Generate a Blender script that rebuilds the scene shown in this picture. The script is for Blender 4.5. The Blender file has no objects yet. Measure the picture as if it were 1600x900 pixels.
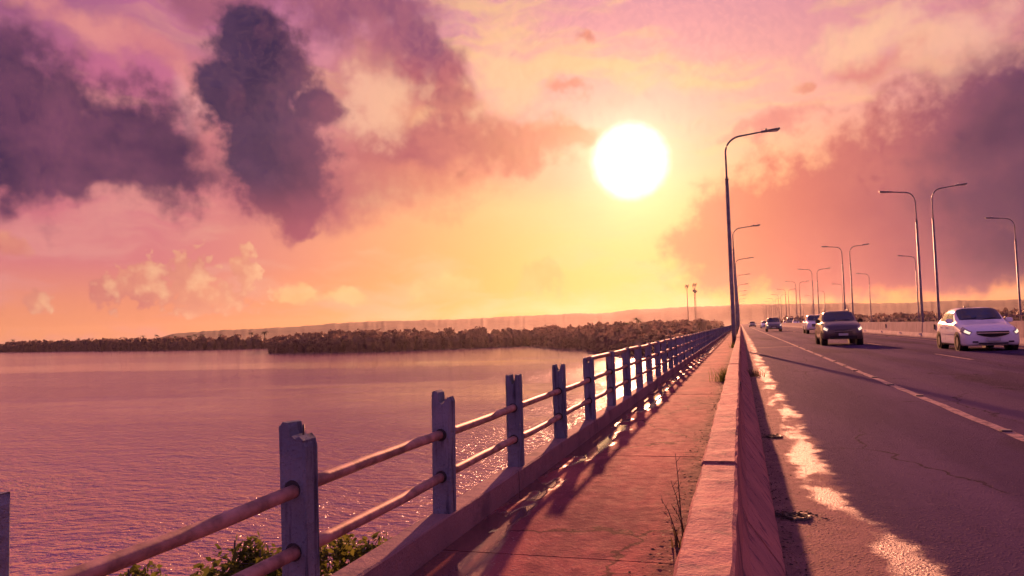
import bpy, bmesh, math, random
import numpy as np
from mathutils import Vector, Matrix

random.seed(7)
rng = np.random.default_rng(11)
R = math.radians
sc = bpy.context.scene
COL = sc.collection

# ------------------------------------------------------------------ camera
CAM_H = 1.17                     # lens height above the carriageway
YAW, PITCH, ROLL = R(16.726), R(3.195), R(1.75)
fw = Vector((-math.sin(YAW) * math.cos(PITCH), math.cos(YAW) * math.cos(PITCH), math.sin(PITCH)))
rt = Vector((math.cos(YAW), math.sin(YAW), 0))
up = rt.cross(fw)
rt2 = rt * math.cos(ROLL) - up * math.sin(ROLL)
up2 = rt * math.sin(ROLL) + up * math.cos(ROLL)
cam_data = bpy.data.cameras.new('camera')
cam = bpy.data.objects.new('camera', cam_data)
COL.objects.link(cam)
cam.matrix_world = Matrix(((rt2.x, up2.x, -fw.x, 0), (rt2.y, up2.y, -fw.y, 0), (rt2.z, up2.z, -fw.z, CAM_H), (0, 0, 0, 1)))
cam_data.sensor_width = 36.0
cam_data.lens = 36.0 * 1180 / 1600
cam_data.clip_start = 0.05
cam_data.clip_end = 30000
sc.camera = cam

# ------------------------------------------------------------------ exposure / render
EXPOSURE = 1.3
GAIN = 2 ** EXPOSURE
sc.view_settings.view_transform = 'Standard'
sc.view_settings.look = 'None'
sc.view_settings.gamma = 1.0
sc.view_settings.use_curve_mapping = False
sc.view_settings.exposure = EXPOSURE
sc.render.engine = 'CYCLES'
sc.cycles.use_denoising = True
try:
    sc.cycles.denoiser = 'OPENIMAGEDENOISE'
except Exception:
    pass
sc.cycles.use_adaptive_sampling = True
sc.cycles.adaptive_threshold = 0.013
sc.cycles.adaptive_min_samples = 12
sc.cycles.max_bounces = 6
sc.cycles.diffuse_bounces = 2
sc.cycles.glossy_bounces = 3
sc.cycles.transmission_bounces = 3
sc.cycles.volume_bounces = 0
sc.cycles.transparent_max_bounces = 6
sc.cycles.caustics_reflective = False
sc.cycles.caustics_refractive = False
sc.cycles.sample_clamp_indirect = 4.0
sc.cycles.sample_clamp_direct = 30.0

# ------------------------------------------------------------------ sun
SUN_AZ, SUN_EL = -7.44, 12.29    # degrees, azimuth clockwise from the bridge axis (+Y)
sun_dir = Vector((math.sin(R(SUN_AZ)) * math.cos(R(SUN_EL)), math.cos(R(SUN_AZ)) * math.cos(R(SUN_EL)), math.sin(R(SUN_EL))))
sun_data = bpy.data.lights.new('sun', 'SUN')
sun_data.energy = 4.6
sun_data.angle = R(0.8)
sun_data.color = (1.0, 0.37, 0.19)
sun = bpy.data.objects.new('sun', sun_data)
COL.objects.link(sun)
sun.rotation_euler = sun_dir.to_track_quat('Z', 'Y').to_euler()
sun.location = sun_dir * 60

# ------------------------------------------------------------------ sky (world)
# cloud banks as groups of ellipses on the sky: azimuth, elevation, half-width, half-height, tilt (all degrees)
CLOUDS = {
    'mass_left': [(-50.31, 14.24, 6.49, 4.93, 1.3), (-44.09, 13.26, 7.68, 3.61, -8.4), (-46.74, 11.38, 8.85, 2.07, 2.2)],
    'mass_up': [(-27.84, 23.55, 5.75, 2.1, 2.6), (-24.02, 21.53, 3.23, 2.08, -31.7), (-38.31, 23.92, 6.5, 1.59, 6.8)],
    'lit_left': [(-44.08, 20.0, 6.46, 1.15, -9.9), (-39.42, 17.87, 3.42, 1.32, -31.4), (-38.18, 14.11, 1.92, 2.62, 3.5)],
    'column': [(-35.94, 21.33, 2.58, 2.24, 5.1), (-34.96, 18.02, 4.11, 3.67, 3.8), (-33.94, 13.89, 4.13, 3.81, 2.4), (-33.32, 10.05, 2.7, 2.85, 1.1), (-32.67, 8.12, 1.81, 1.11, 0.5), (-30.53, 16.22, 1.95, 1.35, 2.1), (-37.25, 17.21, 2.17, 2.66, 4.3)],
    'skirt': [(-31.81, 10.77, 5.94, 2.77, 1.1), (-24.24, 12.7, 7.74, 3.37, 7.7), (-26.53, 17.5, 4.31, 4.05, 1.2)],
    'band': [(-23.24, 14.1, 5.34, 2.42, -0.1), (-16.88, 14.0, 5.41, 1.87, -1.6), (-12.21, 14.24, 3.03, 0.84, 3.0), (-21.67, 18.0, 7.09, 1.98, -33.5)],
    'right': [(0.63, 6.01, 5.34, 3.93, -3.7), (6.08, 7.19, 7.07, 5.34, -4.9), (12.1, 8.34, 7.17, 5.9, -6.5), (16.59, 11.03, 5.79, 5.64, 16.8), (10.32, 3.78, 12.75, 1.99, -3.9)],
    'right_dark': [(18.32, 11.73, 5.56, 3.54, 19.9), (18.36, 6.79, 6.25, 3.56, -6.8), (20.13, 4.04, 6.25, 2.14, -5.2)],
    'bright': [(-26.77, 17.5, 2.87, 3.37, 1.3), (-39.64, 16.37, 1.51, 2.13, 4.8), (-16.23, 18.81, 3.33, 2.82, -39.2), (9.16, 18.81, 4.64, 1.44, 15.8), (14.49, 17.77, 4.23, 1.61, 10.0)],
    'wisp_right': [(8.64, 16.76, 2.64, 1.09, 1.0), (12.23, 17.43, 2.94, 0.75, 16.2), (2.56, 14.02, 3.02, 0.72, 14.0)],
    'small': [(-12.34, 17.29, 1.37, 0.64, -2.9), (-10.62, 20.95, 0.74, 0.57, -3.6), (4.77, 16.32, 0.77, 0.47, -7.8)],
    'edge_left': [(-50.6, 6.45, 1.35, 0.97, 2.2)],
    'cumulus': [(-42.75, 3.64, 1.73, 1.75, -0.2), (-39.72, 4.52, 1.57, 1.79, 0.0), (-38.48, 2.94, 3.36, 0.99, -0.7), (-35.99, 4.74, 0.96, 1.47, -0.2), (-45.25, 3.3, 1.05, 1.11, -0.2), (-48.94, 2.9, 0.77, 0.7, -0.2)],
    'cumulus_far': [(-32.61, 3.08, 1.26, 0.65, -0.9), (-28.95, 2.83, 1.67, 0.57, -1.2), (-21.82, 3.34, 2.41, 0.97, -1.5), (-14.86, 3.62, 1.75, 1.36, -1.9), (-4.24, 3.93, 1.21, 0.43, 27.9)],
}


def lin(r, g, b):
    f = lambda c: (c / 255 / 12.92) if c / 255 <= 0.04045 else ((c / 255 + 0.055) / 1.055) ** 2.4
    return (f(r), f(g), f(b), 1.0)


world = bpy.data.worlds.new('World')
sc.world = world
world.use_nodes = True


class Graph:
    """small helper to wire shader nodes"""
    def __init__(self, tree):
        self.t = tree
        self.n = tree.nodes
        self.l = tree.links

    def node(self, kind, **kw):
        n = self.n.new(kind)
        for k, v in kw.items():
            setattr(n, k, v)
        return n

    def put(self, sock, v):
        if hasattr(v, 'is_linked') or isinstance(v, bpy.types.NodeSocket):
            self.l.new(v, sock)
        elif v is not None:
            sock.default_value = v

    def m(self, op, a, b=None, c=None, clamp=False):
        n = self.node('ShaderNodeMath', operation=op, use_clamp=clamp)
        self.put(n.inputs[0], a)
        if b is not None:
            self.put(n.inputs[1], b)
        if c is not None:
            self.put(n.inputs[2], c)
        return n.outputs[0]

    def v(self, op, a, b=None, scale=None):
        n = self.node('ShaderNodeVectorMath', operation=op)
        self.put(n.inputs[0], a)
        if b is not None:
            self.put(n.inputs[1], b)
        if scale is not None:
            self.put(n.inputs['Scale'], scale)
        return n.outputs['Value' if op in ('LENGTH', 'DOT_PRODUCT', 'DISTANCE') else 'Vector']

    def xyz(self, a, b, c=0.0):
        n = self.node('ShaderNodeCombineXYZ')
        for i, s in enumerate((a, b, c)):
            self.put(n.inputs[i], s)
        return n.outputs[0]

    def sep(self, v):
        n = self.node('ShaderNodeSeparateXYZ')
        self.put(n.inputs[0], v)
        return n.outputs

    def smooth(self, x, lo, hi, a=0.0, b=1.0, kind='SMOOTHSTEP'):
        n = self.node('ShaderNodeMapRange', interpolation_type=kind)
        self.put(n.inputs[0], x)
        for i, q in enumerate((lo, hi, a, b)):
            self.put(n.inputs[i + 1], q)
        return n.outputs[0]

    def ramp(self, x, stops, interp='LINEAR'):
        n = self.node('ShaderNodeValToRGB')
        self.put(n.inputs[0], x)
        r = n.color_ramp
        r.interpolation = interp
        while len(r.elements) > 1:
            r.elements.remove(r.elements[0])
        r.elements[0].position, r.elements[0].color = stops[0]
        for p, c in stops[1:]:
            e = r.elements.new(p)
            e.color = c
        return n.outputs[0]

    def mix(self, f, a, b, mode='MIX'):
        n = self.node('ShaderNodeMix', data_type='RGBA', blend_type=mode)
        n.clamp_factor = True
        self.put(n.inputs[0], f)
        self.put(n.inputs[6], a)
        self.put(n.inputs[7], b)
        return n.outputs[2]

    def noise(self, vec, scale=1.0, detail=5.0, rough=0.55, dist=0.0, out=0, dims='3D', lac=2.0):
        n = self.node('ShaderNodeTexNoise', noise_dimensions=dims)
        if vec is not None:
            self.put(n.inputs['Vector'], vec)
        n.inputs['Scale'].default_value = scale
        n.inputs['Detail'].default_value = detail
        n.inputs['Roughness'].default_value = rough
        n.inputs['Lacunarity'].default_value = lac
        n.inputs['Distortion'].default_value = dist
        return n.outputs[out]

    def mapping(self, vec, loc=(0, 0, 0), rot=(0, 0, 0), scale=(1, 1, 1), kind='POINT'):
        n = self.node('ShaderNodeMapping', vector_type=kind)
        self.put(n.inputs[0], vec)
        n.inputs[1].default_value = loc
        n.inputs[2].default_value = rot
        n.inputs[3].default_value = scale
        return n.outputs[0]


def build_sky():
    g = Graph(world.node_tree)
    g.n.clear()
    tc = g.node('ShaderNodeTexCoord')
    d = g.v('NORMALIZE', tc.outputs['Generated'])
    x, y, z = g.sep(d)
    az = g.m('MULTIPLY', g.m('ARCTAN2', x, y), 180 / math.pi)
    el = g.m('MULTIPLY', g.m('ARCSINE', z), 180 / math.pi)
    P = g.xyz(az, el)
    sa = g.m('MULTIPLY', g.m('ARCCOSINE', g.v('DOT_PRODUCT', d, tuple(sun_dir))), 180 / math.pi)

    # --- turbulence used to break up every cloud edge
    nz = g.node('ShaderNodeTexNoise', noise_dimensions='2D')
    g.put(nz.inputs['Vector'], P)
    nz.inputs['Scale'].default_value = 0.16
    nz.inputs['Detail'].default_value = 4
    nz.inputs['Roughness'].default_value = 0.52
    warp = g.v('SUBTRACT', nz.outputs['Color'], (0.5, 0.5, 0.5))
    billow = g.noise(g.v('ADD', P, (31.0, 7.0, 3.0)), 0.5, 4, 0.52, dims='2D')
    fine = g.noise(g.v('ADD', P, (11.0, 47.0, 5.0)), 1.3, 3, 0.5, dims='2D')
    streak = g.noise(g.mapping(g.v('ADD', P, g.v('SCALE', warp, scale=3.0)), rot=(0, 0, R(-14)), scale=(0.07, 0.3, 1)), 1.0, 4, 0.6, dims='2D')
    broad = g.noise(g.mapping(P, loc=(3, 9, 0), rot=(0, 0, R(-10)), scale=(0.045, 0.10, 1)), 1.0, 3, 0.55, dims='2D')

    # --- clear sky: from the orange horizon through pink to mauve, cooler away from the sun
    near = g.ramp(g.m('DIVIDE', el, 60.0, clamp=True), [
        (0.0, lin(246, 160, 74)), (0.06, lin(247, 168, 84)), (0.15, lin(244, 174, 112)), (0.25, lin(224, 158, 144)),
        (0.36, lin(208, 140, 154)), (0.6, lin(168, 110, 168)), (1.0, lin(124, 98, 184))])
    far = g.ramp(g.m('DIVIDE', el, 60.0, clamp=True), [
        (0.0, lin(236, 152, 104)), (0.045, lin(228, 140, 112)), (0.09, lin(210, 118, 124)), (0.2, lin(200, 106, 128)),
        (0.33, lin(188, 98, 138)), (0.6, lin(142, 90, 164)), (1.0, lin(122, 98, 184))])
    back = g.ramp(g.m('DIVIDE', el, 60.0, clamp=True), [
        (0.0, lin(202, 130, 184)), (0.15, lin(176, 120, 198)), (0.4, lin(146, 110, 200)), (1.0, lin(124, 100, 190))])
    sky = g.mix(g.smooth(sa, 9, 36), near, far)
    sky = g.mix(g.smooth(sa, 50, 120), sky, back)
    # physically based sky adds its own brightening towards the sun and the horizon
    nis = g.node('ShaderNodeTexSky', sky_type='NISHITA')
    nis.sun_disc = False
    nis.sun_elevation = R(SUN_EL)
    nis.sun_rotation = R(SUN_AZ % 360)
    nis.dust_density = 3.0
    nis_t = g.mix(1.0, nis.outputs[0], (0.0065, 0.0040, 0.0034, 1), 'MULTIPLY')
    sky = g.mix(1.0, sky, nis_t, 'ADD')

    # --- high thin veils and streaks over the whole sky
    veil_c = g.mix(g.smooth(sa, 6, 40), lin(255, 208, 142), lin(226, 148, 142))
    sky = g.mix(g.m('MULTIPLY', g.smooth(streak, 0.44, 0.70), 0.7), sky, veil_c)
    dusk_c = g.mix(g.smooth(sa, 10, 45), lin(236, 166, 140), lin(150, 92, 128))
    lowfade = g.smooth(el, 5, 14)
    sky = g.mix(g.m('MULTIPLY', g.m('MULTIPLY', g.smooth(broad, 0.5, 0.72), 0.55), lowfade), sky, dusk_c)
    # loose cloud field higher up and away from the sun, the same weather as in view
    field = g.noise(g.mapping(g.v('ADD', d, g.v('SCALE', warp, scale=0.10)), scale=(1.6, 1.6, 4.0)), 1.4, 3, 0.58)
    fo = g.m('MULTIPLY', g.smooth(field, 0.50, 0.66), g.m('MAXIMUM', g.smooth(el, 24, 34), g.smooth(sa, 50, 70)))
    sky = g.mix(g.m('MULTIPLY', fo, 0.75), sky, g.mix(g.smooth(sa, 30, 90), lin(170, 104, 122), lin(96, 72, 118)))

    def dens(name, pw, k=0.35):
        best = None
        for (ca, ce, ra, re, rot) in CLOUDS[name]:
            if abs(rot) < 7:
                n = g.node('ShaderNodeVectorMath', operation='MULTIPLY_ADD')
                g.put(n.inputs[0], pw)
                n.inputs[1].default_value = (1 / ra, 1 / re, 0)
                n.inputs[2].default_value = (-ca / ra, -ce / re, 0)
                ln = g.v('LENGTH', n.outputs[0])
            else:
                co, si = math.cos(R(rot)), math.sin(R(rot))
                q = g.v('SUBTRACT', pw, (ca, ce, 0.0))
                ln = g.v('LENGTH', g.xyz(g.v('DOT_PRODUCT', q, (co / ra, si / ra, 0)), g.v('DOT_PRODUCT', q, (-si / re, co / re, 0))))
            best = ln if best is None else g.m('SMOOTH_MIN', best, ln, k)
        return g.m('SUBTRACT', 1.0, best)

    def bank(sky, name, colour, amp_w, amp_b, lo, hi, opacity=1.0, rim=None, rim_col=None, rim_gain=1.0, fine_amp=0.15):
        # (the tiny term only makes the banks evaluate one after another)
        seq = g.v('SCALE', sky, scale=1e-7)
        pw = g.v('ADD', g.v('ADD', P, seq), g.v('SCALE', g.v('MULTIPLY', warp, (1, 1, 0)), scale=amp_w))
        wob = g.m('ADD', g.m('MULTIPLY', g.m('SUBTRACT', billow, 0.5), amp_b), g.m('MULTIPLY', g.m('SUBTRACT', fine, 0.5), fine_amp))
        den = g.m('ADD', dens(name, pw), wob)
        a = g.m('MULTIPLY', g.smooth(den, lo, hi), opacity)
        if rim:
            # sunward edges catch the light: compare with the density a little towards the sun
            to_sun = g.v('NORMALIZE', g.v('SUBTRACT', (SUN_AZ, SUN_EL, 0.0), g.v('MULTIPLY', P, (1, 1, 0))))
            p2 = g.v('ADD', g.v('ADD', pw, g.v('SCALE', to_sun, scale=rim)), g.v('SCALE', g.xyz(den, 0.0), scale=1e-7))
            den2 = g.m('ADD', dens(name, p2), g.m('MULTIPLY', wob, 0.3))
            edge = g.m('MULTIPLY', g.m('SUBTRACT', den, den2), rim_gain, clamp=True)
            colour = g.mix(edge, colour, rim_col)
        return g.mix(a, sky, colour)

    lowf = g.sep(warp)[0]
    soft = g.m('ADD', g.m('MULTIPLY', g.m('SUBTRACT', billow, 0.35), 0.9), g.m('MULTIPLY', g.m('ADD', lowf, 0.14), 2.4), clamp=True)
    # distant cumulus near the horizon
    sky = bank(sky, 'cumulus_far', g.mix(soft, lin(246, 176, 112), lin(255, 216, 146)), 1.6, 1.8, -0.35, 0.35, 0.55, fine_amp=0.9)
    sky = bank(sky, 'cumulus', g.mix(soft, lin(206, 122, 116), lin(236, 160, 126)), 2.2, 1.6, -0.16, 0.20, 0.85, 0.28, lin(255, 204, 154), 1.1, 1.7)
    sky = bank(sky, 'edge_left', g.mix(soft, lin(204, 110, 112), lin(238, 164, 130)), 1.5, 1.2, -0.2, 0.3, 0.9, fine_amp=0.5)
    # the bank on the right: salmon next to the sun, purple further off
    rc = g.ramp(g.m('DIVIDE', g.m('ADD', az, 6.0), 26.0, clamp=True), [
        (0.0, lin(238, 158, 104)), (0.2, lin(224, 134, 102)), (0.4, lin(204, 110, 102)), (0.6, lin(172, 90, 102)), (0.8, lin(126, 70, 100)), (1.0, lin(98, 62, 98))])
    rc = g.mix(g.m('MULTIPLY', soft, 0.25), rc, lin(222, 132, 118))
    sky = bank(sky, 'right', rc, 4.2, 0.8, -0.30, 0.30, 0.97, fine_amp=0.3)
    sky = bank(sky, 'right_dark', g.mix(soft, lin(62, 44, 78), lin(96, 60, 90)), 4.5, 0.8, -0.4, 0.7, 0.9)
    sky = bank(sky, 'wisp_right', lin(214, 126, 122), 3.5, 1.4, -0.4, 0.7, 0.75, fine_amp=0.4)
    sky = bank(sky, 'small', lin(222, 134, 114), 4.0, 2.2, -0.3, 0.8, 0.8, fine_amp=0.8)
    # middle band, thinning towards the sun
    bc = g.mix(g.smooth(sa, 3, 17), lin(228, 146, 106), lin(160, 78, 102))
    sky = bank(sky, 'skirt', g.mix(g.smooth(sa, 12, 25), lin(220, 132, 110), lin(172, 88, 110)), 4.2, 0.9, -0.5, 0.6, 0.85)
    sky = bank(sky, 'band', g.mix(g.m('MULTIPLY', soft, 0.45), bc, lin(226, 140, 124)), 4.0, 1.0, -0.3, 0.5, 0.85, fine_amp=0.3)
    sky = bank(sky, 'bright', g.mix(g.smooth(sa, 12, 34), lin(252, 200, 158), lin(236, 164, 164)), 5.0, 1.6, -0.5, 0.8, 0.8, fine_amp=0.5)
    sky = bank(sky, 'mass_up', g.mix(soft, lin(138, 80, 112), lin(176, 102, 122)), 4.6, 1.1, -0.5, 0.6, 0.95)
    # heavy purple mass on the left and its lit folds
    sky = bank(sky, 'mass_left', g.mix(soft, lin(60, 43, 78), lin(118, 70, 98)), 5.5, 1.0, -0.35, 0.42, 0.96, fine_amp=0.25)
    sky = bank(sky, 'lit_left', g.mix(soft, lin(206, 118, 128), lin(232, 148, 140)), 4.5, 1.4, -0.5, 0.8, 0.8)
    # the dark tower of cloud in front
    cc = g.mix(soft, lin(50, 41, 76), lin(80, 58, 90))
    cc = g.mix(g.m('MULTIPLY', g.smooth(az, -34.5, -29), 0.6), cc, lin(132, 78, 104))
    cc = g.mix(g.smooth(el, 12, 7), cc, lin(168, 88, 106))
    sky = bank(sky, 'column', cc, 4.4, 0.75, -0.26, 0.34, 0.97, 0.6, lin(180, 100, 116), 0.5, 0.4)

    # --- the glare round the sun, then its over-exposed disc
    glare = g.m('EXPONENT', g.m('MULTIPLY', sa, -1 / 2.7))
    wide = g.m('EXPONENT', g.m('MULTIPLY', sa, -1 / 11.0))
    sky = g.mix(1.0, sky, g.mix(glare, (0, 0, 0, 1), (1.2, 0.84, 0.55, 1)), 'ADD')
    sky = g.mix(1.0, sky, g.mix(wide, (0, 0, 0, 1), (0.10, 0.03, 0.0, 1)), 'ADD')
    edge = g.m('ADD', sa, g.m('MULTIPLY', g.m('SUBTRACT', fine, 0.5), 0.3))
    disc = g.smooth(edge, 3.2, 1.9)
    sky = g.mix(disc, sky, (1.9, 1.75, 1.5, 1))
    # below the horizon: dull ground haze
    sky = g.mix(g.smooth(el, -0.5, -4), sky, lin(120, 70, 84))
    # the picture is exposed by GAIN; Background strength stays at 0.1
    out = g.mix(1.0, sky, (10 / GAIN, 10 / GAIN, 10 / GAIN, 1), 'MULTIPLY')
    bg = g.node('ShaderNodeBackground')
    g.put(bg.inputs[0], out)
    bg.inputs[1].default_value = 0.1
    wo = g.node('ShaderNodeOutputWorld')
    g.l.new(bg.outputs[0], wo.inputs[0])


build_sky()
world.cycles.sampling_method = 'MANUAL'
world.cycles.sample_map_resolution = 1024


# ------------------------------------------------------------------ helpers
MATS = {}


def material(name, build):
    """procedural material; build(g, bsdf, pos) wires it, pos = object-space position"""
    if name in MATS:
        return MATS[name]
    m = bpy.data.materials.new(name)
    m.use_nodes = True
    g = Graph(m.node_tree)
    g.n.clear()
    out = g.node('ShaderNodeOutputMaterial')
    b = g.node('ShaderNodeBsdfPrincipled')
    g.l.new(b.outputs[0], out.inputs[0])
    geo = g.node('ShaderNodeNewGeometry')
    build(g, b, geo.outputs['Position'])
    MATS[name] = m
    return m


def bump(g, b, h, strength=0.3, dist=0.01, prev=None):
    n = g.node('ShaderNodeBump')
    n.inputs['Strength'].default_value = strength
    n.inputs['Distance'].default_value = dist
    g.put(n.inputs['Height'], h)
    if prev is not None:
        g.put(n.inputs['Normal'], prev)
    if b is not None:
        g.l.new(n.outputs[0], b.inputs['Normal'])
    return n.outputs[0]


def obj(name, mesh, mat=None, parent=None, loc=None, rot=None):
    if isinstance(mesh, bmesh.types.BMesh):
        me = bpy.data.meshes.new(name)
        mesh.to_mesh(me)
        mesh.free()
    else:
        me = mesh
    o = bpy.data.objects.new(name, me)
    COL.objects.link(o)
    if mat is not None:
        me.materials.clear()
        me.materials.append(mat)
    if parent is not None:
        o.parent = parent
    if loc is not None:
        o.location = loc
    if rot is not None:
        o.rotation_euler = rot
    return o


def tag(o, label=None, cat=None, group=None, kind=None):
    for k, v in (('label', label), ('category', cat), ('group', group), ('kind', kind)):
        if v:
            o[k] = v
    return o


def thing(name, label, cat, loc=(0, 0, 0), rz=0.0, group=None):
    o = bpy.data.objects.new(name, None)
    COL.objects.link(o)
    o.empty_display_size = 0.1
    o.location = loc
    o.rotation_euler = (0, 0, rz)
    return tag(o, label, cat, group)


def share(o, name, parent=None, loc=None, rot=None, scale=None):
    """another object on the same mesh data"""
    c = o.copy()
    COL.objects.link(c)
    c.name = name
    c.parent = parent
    if loc is not None:
        c.location = loc
    if rot is not None:
        c.rotation_euler = rot
    if scale is not None:
        c.scale = scale
    return c


def copy_tree(root, label=None, loc=None):
    r = root.copy()
    COL.objects.link(r)
    if label:
        r['label'] = label
    if loc is not None:
        r.location = loc
    for ch in list(root.children):
        c = ch.copy()
        COL.objects.link(c)
        c.parent = r
        for gch in list(ch.children):
            d = gch.copy()
            COL.objects.link(d)
            d.parent = c
    return r


def smooth(o, angle=None):
    for p in o.data.polygons:
        p.use_smooth = True
    if angle is not None:
        try:
            o.data.set_sharp_from_angle(angle=R(angle))
        except Exception:
            pass
    return o


def add_box(bm, x0, x1, y0, y1, z0, z1, bevel=0.0):
    t = bmesh.new()
    vs = [t.verts.new((x, y, z)) for z in (z0, z1) for y in (y0, y1) for x in (x0, x1)]
    for f in ((0, 2, 3, 1), (4, 5, 7, 6), (0, 1, 5, 4), (2, 6, 7, 3), (0, 4, 6, 2), (1, 3, 7, 5)):
        t.faces.new([vs[i] for i in f])
    if bevel > 0:
        bmesh.ops.bevel(t, geom=list(t.edges), offset=bevel, segments=2, affect='EDGES', clamp_overlap=True)
    merge(bm, t)


def merge(bm, t):
    me = bpy.data.meshes.new('tmp')
    t.to_mesh(me)
    t.free()
    bm.from_mesh(me)
    bpy.data.meshes.remove(me)


def box(x0, x1, y0, y1, z0, z1, bevel=0.0):
    bm = bmesh.new()
    add_box(bm, x0, x1, y0, y1, z0, z1, bevel)
    return bm


def add_tube(bm, pts, radii, seg=8, caps=True):
    """tube through points with a radius per point"""
    pts = [Vector(p) for p in pts]
    if not hasattr(radii, '__len__'):
        radii = [radii] * len(pts)
    rings = []
    for i, p in enumerate(pts):
        t = (pts[min(i + 1, len(pts) - 1)] - pts[max(i - 1, 0)]).normalized()
        a = Vector((0, 0, 1)) if abs(t.z) < 0.9 else Vector((1, 0, 0))
        u = t.cross(a).normalized()
        w = t.cross(u).normalized()
        rings.append([bm.verts.new(p + (u * math.cos(2 * math.pi * k / seg) + w * math.sin(2 * math.pi * k / seg)) * radii[i]) for k in range(seg)])
    for a, b in zip(rings, rings[1:]):
        for k in range(seg):
            bm.faces.new((a[k], a[(k + 1) % seg], b[(k + 1) % seg], b[k])).smooth = True
    if caps:
        bm.faces.new(rings[0][::-1])
        bm.faces.new(rings[-1])


def tube(pts, radii, seg=8):
    bm = bmesh.new()
    add_tube(bm, pts, radii, seg)
    bmesh.ops.recalc_face_normals(bm, faces=list(bm.faces))
    return bm


def sweep(bm, prof, y0, y1, rows=1, jitter=0.0):
    """closed XZ outline swept along Y with end caps"""
    rings = []
    for r in range(rows + 1):
        y = y0 + (y1 - y0) * r / rows
        j = 0 if r in (0, rows) else jitter
        rings.append([bm.verts.new((x + random.uniform(-j, j), y, z + random.uniform(-j, j))) for x, z in prof])
    n = len(prof)
    for a, b in zip(rings, rings[1:]):
        for k in range(n):
            bm.faces.new((a[k], a[(k + 1) % n], b[(k + 1) % n], b[k]))
    bm.faces.new(rings[0])
    bm.faces.new(rings[-1])
    bmesh.ops.recalc_face_normals(bm, faces=list(bm.faces))


def mesh_np(name, verts, faces):
    me = bpy.data.meshes.new(name)
    me.from_pydata([tuple(v) for v in verts], [], [tuple(f) for f in faces])
    me.update()
    return me


# ------------------------------------------------------------------ materials
def concrete(name, c1, c2, rough=0.75, stain=(0.12, 0.09, 0.09), stain_amt=0.5, streak=False, bstr=0.5, scale=1.0, sfreq=9.0):
    def b(g, p, pos):
        q = g.mapping(pos, scale=(scale,) * 3)
        n1 = g.noise(q, 1.6, 6, 0.6)
        n2 = g.noise(q, 14, 6, 0.65)
        n3 = g.noise(q, 90, 3, 0.6)
        c = g.mix(g.smooth(n1, 0.35, 0.68), c1, c2)
        sq = g.mapping(q, scale=(sfreq, sfreq, sfreq * 0.09)) if streak else q
        st = g.noise(sq, 1.3 if streak else 3.1, 6, 0.62)
        c = g.mix(g.m('MULTIPLY', g.smooth(st, 0.50, 0.70), stain_amt), c, (*stain, 1))
        c = g.mix(g.m('MULTIPLY', g.smooth(n2, 0.56, 0.72), 0.35), c, g.mix(1.0, c, (0.5, 0.47, 0.47, 1), 'MULTIPLY'))
        pits = g.smooth(n3, 0.60, 0.70)
        c = g.mix(g.m('MULTIPLY', pits, 0.4), c, (*stain, 1))
        g.put(p.inputs['Base Color'], c)
        p.inputs['Specular IOR Level'].default_value = 0.010
        g.put(p.inputs['Roughness'], g.m('ADD', rough, g.m('MULTIPLY', g.m('SUBTRACT', n2, 0.5), 0.3)))
        h = g.m('ADD', g.m('MULTIPLY', n2, 0.7), g.m('MULTIPLY', n3, 0.3))
        bump(g, p, h, bstr, 0.02)
    return material(name, b)


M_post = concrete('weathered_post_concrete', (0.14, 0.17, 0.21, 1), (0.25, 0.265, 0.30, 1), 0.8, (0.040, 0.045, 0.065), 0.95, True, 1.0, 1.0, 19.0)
M_kerb = concrete('kerb_concrete', (0.24, 0.165, 0.16, 1), (0.33, 0.22, 0.20, 1), 0.75, (0.10, 0.08, 0.09), 0.6, False, 0.6)
M_barrier = concrete('barrier_concrete', (0.31, 0.150, 0.135, 1), (0.45, 0.205, 0.165, 1), 0.72, (0.06, 0.05, 0.07), 0.75, True, 0.7)
M_wall = concrete('median_concrete', (0.36, 0.30, 0.27, 1), (0.46, 0.38, 0.34, 1), 0.8, (0.14, 0.10, 0.10), 0.6, True, 0.5, 0.4)
M_deck = concrete('deck_concrete', (0.25, 0.23, 0.23, 1), (0.33, 0.30, 0.30, 1), 0.8, (0.10, 0.09, 0.10), 0.6)


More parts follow.
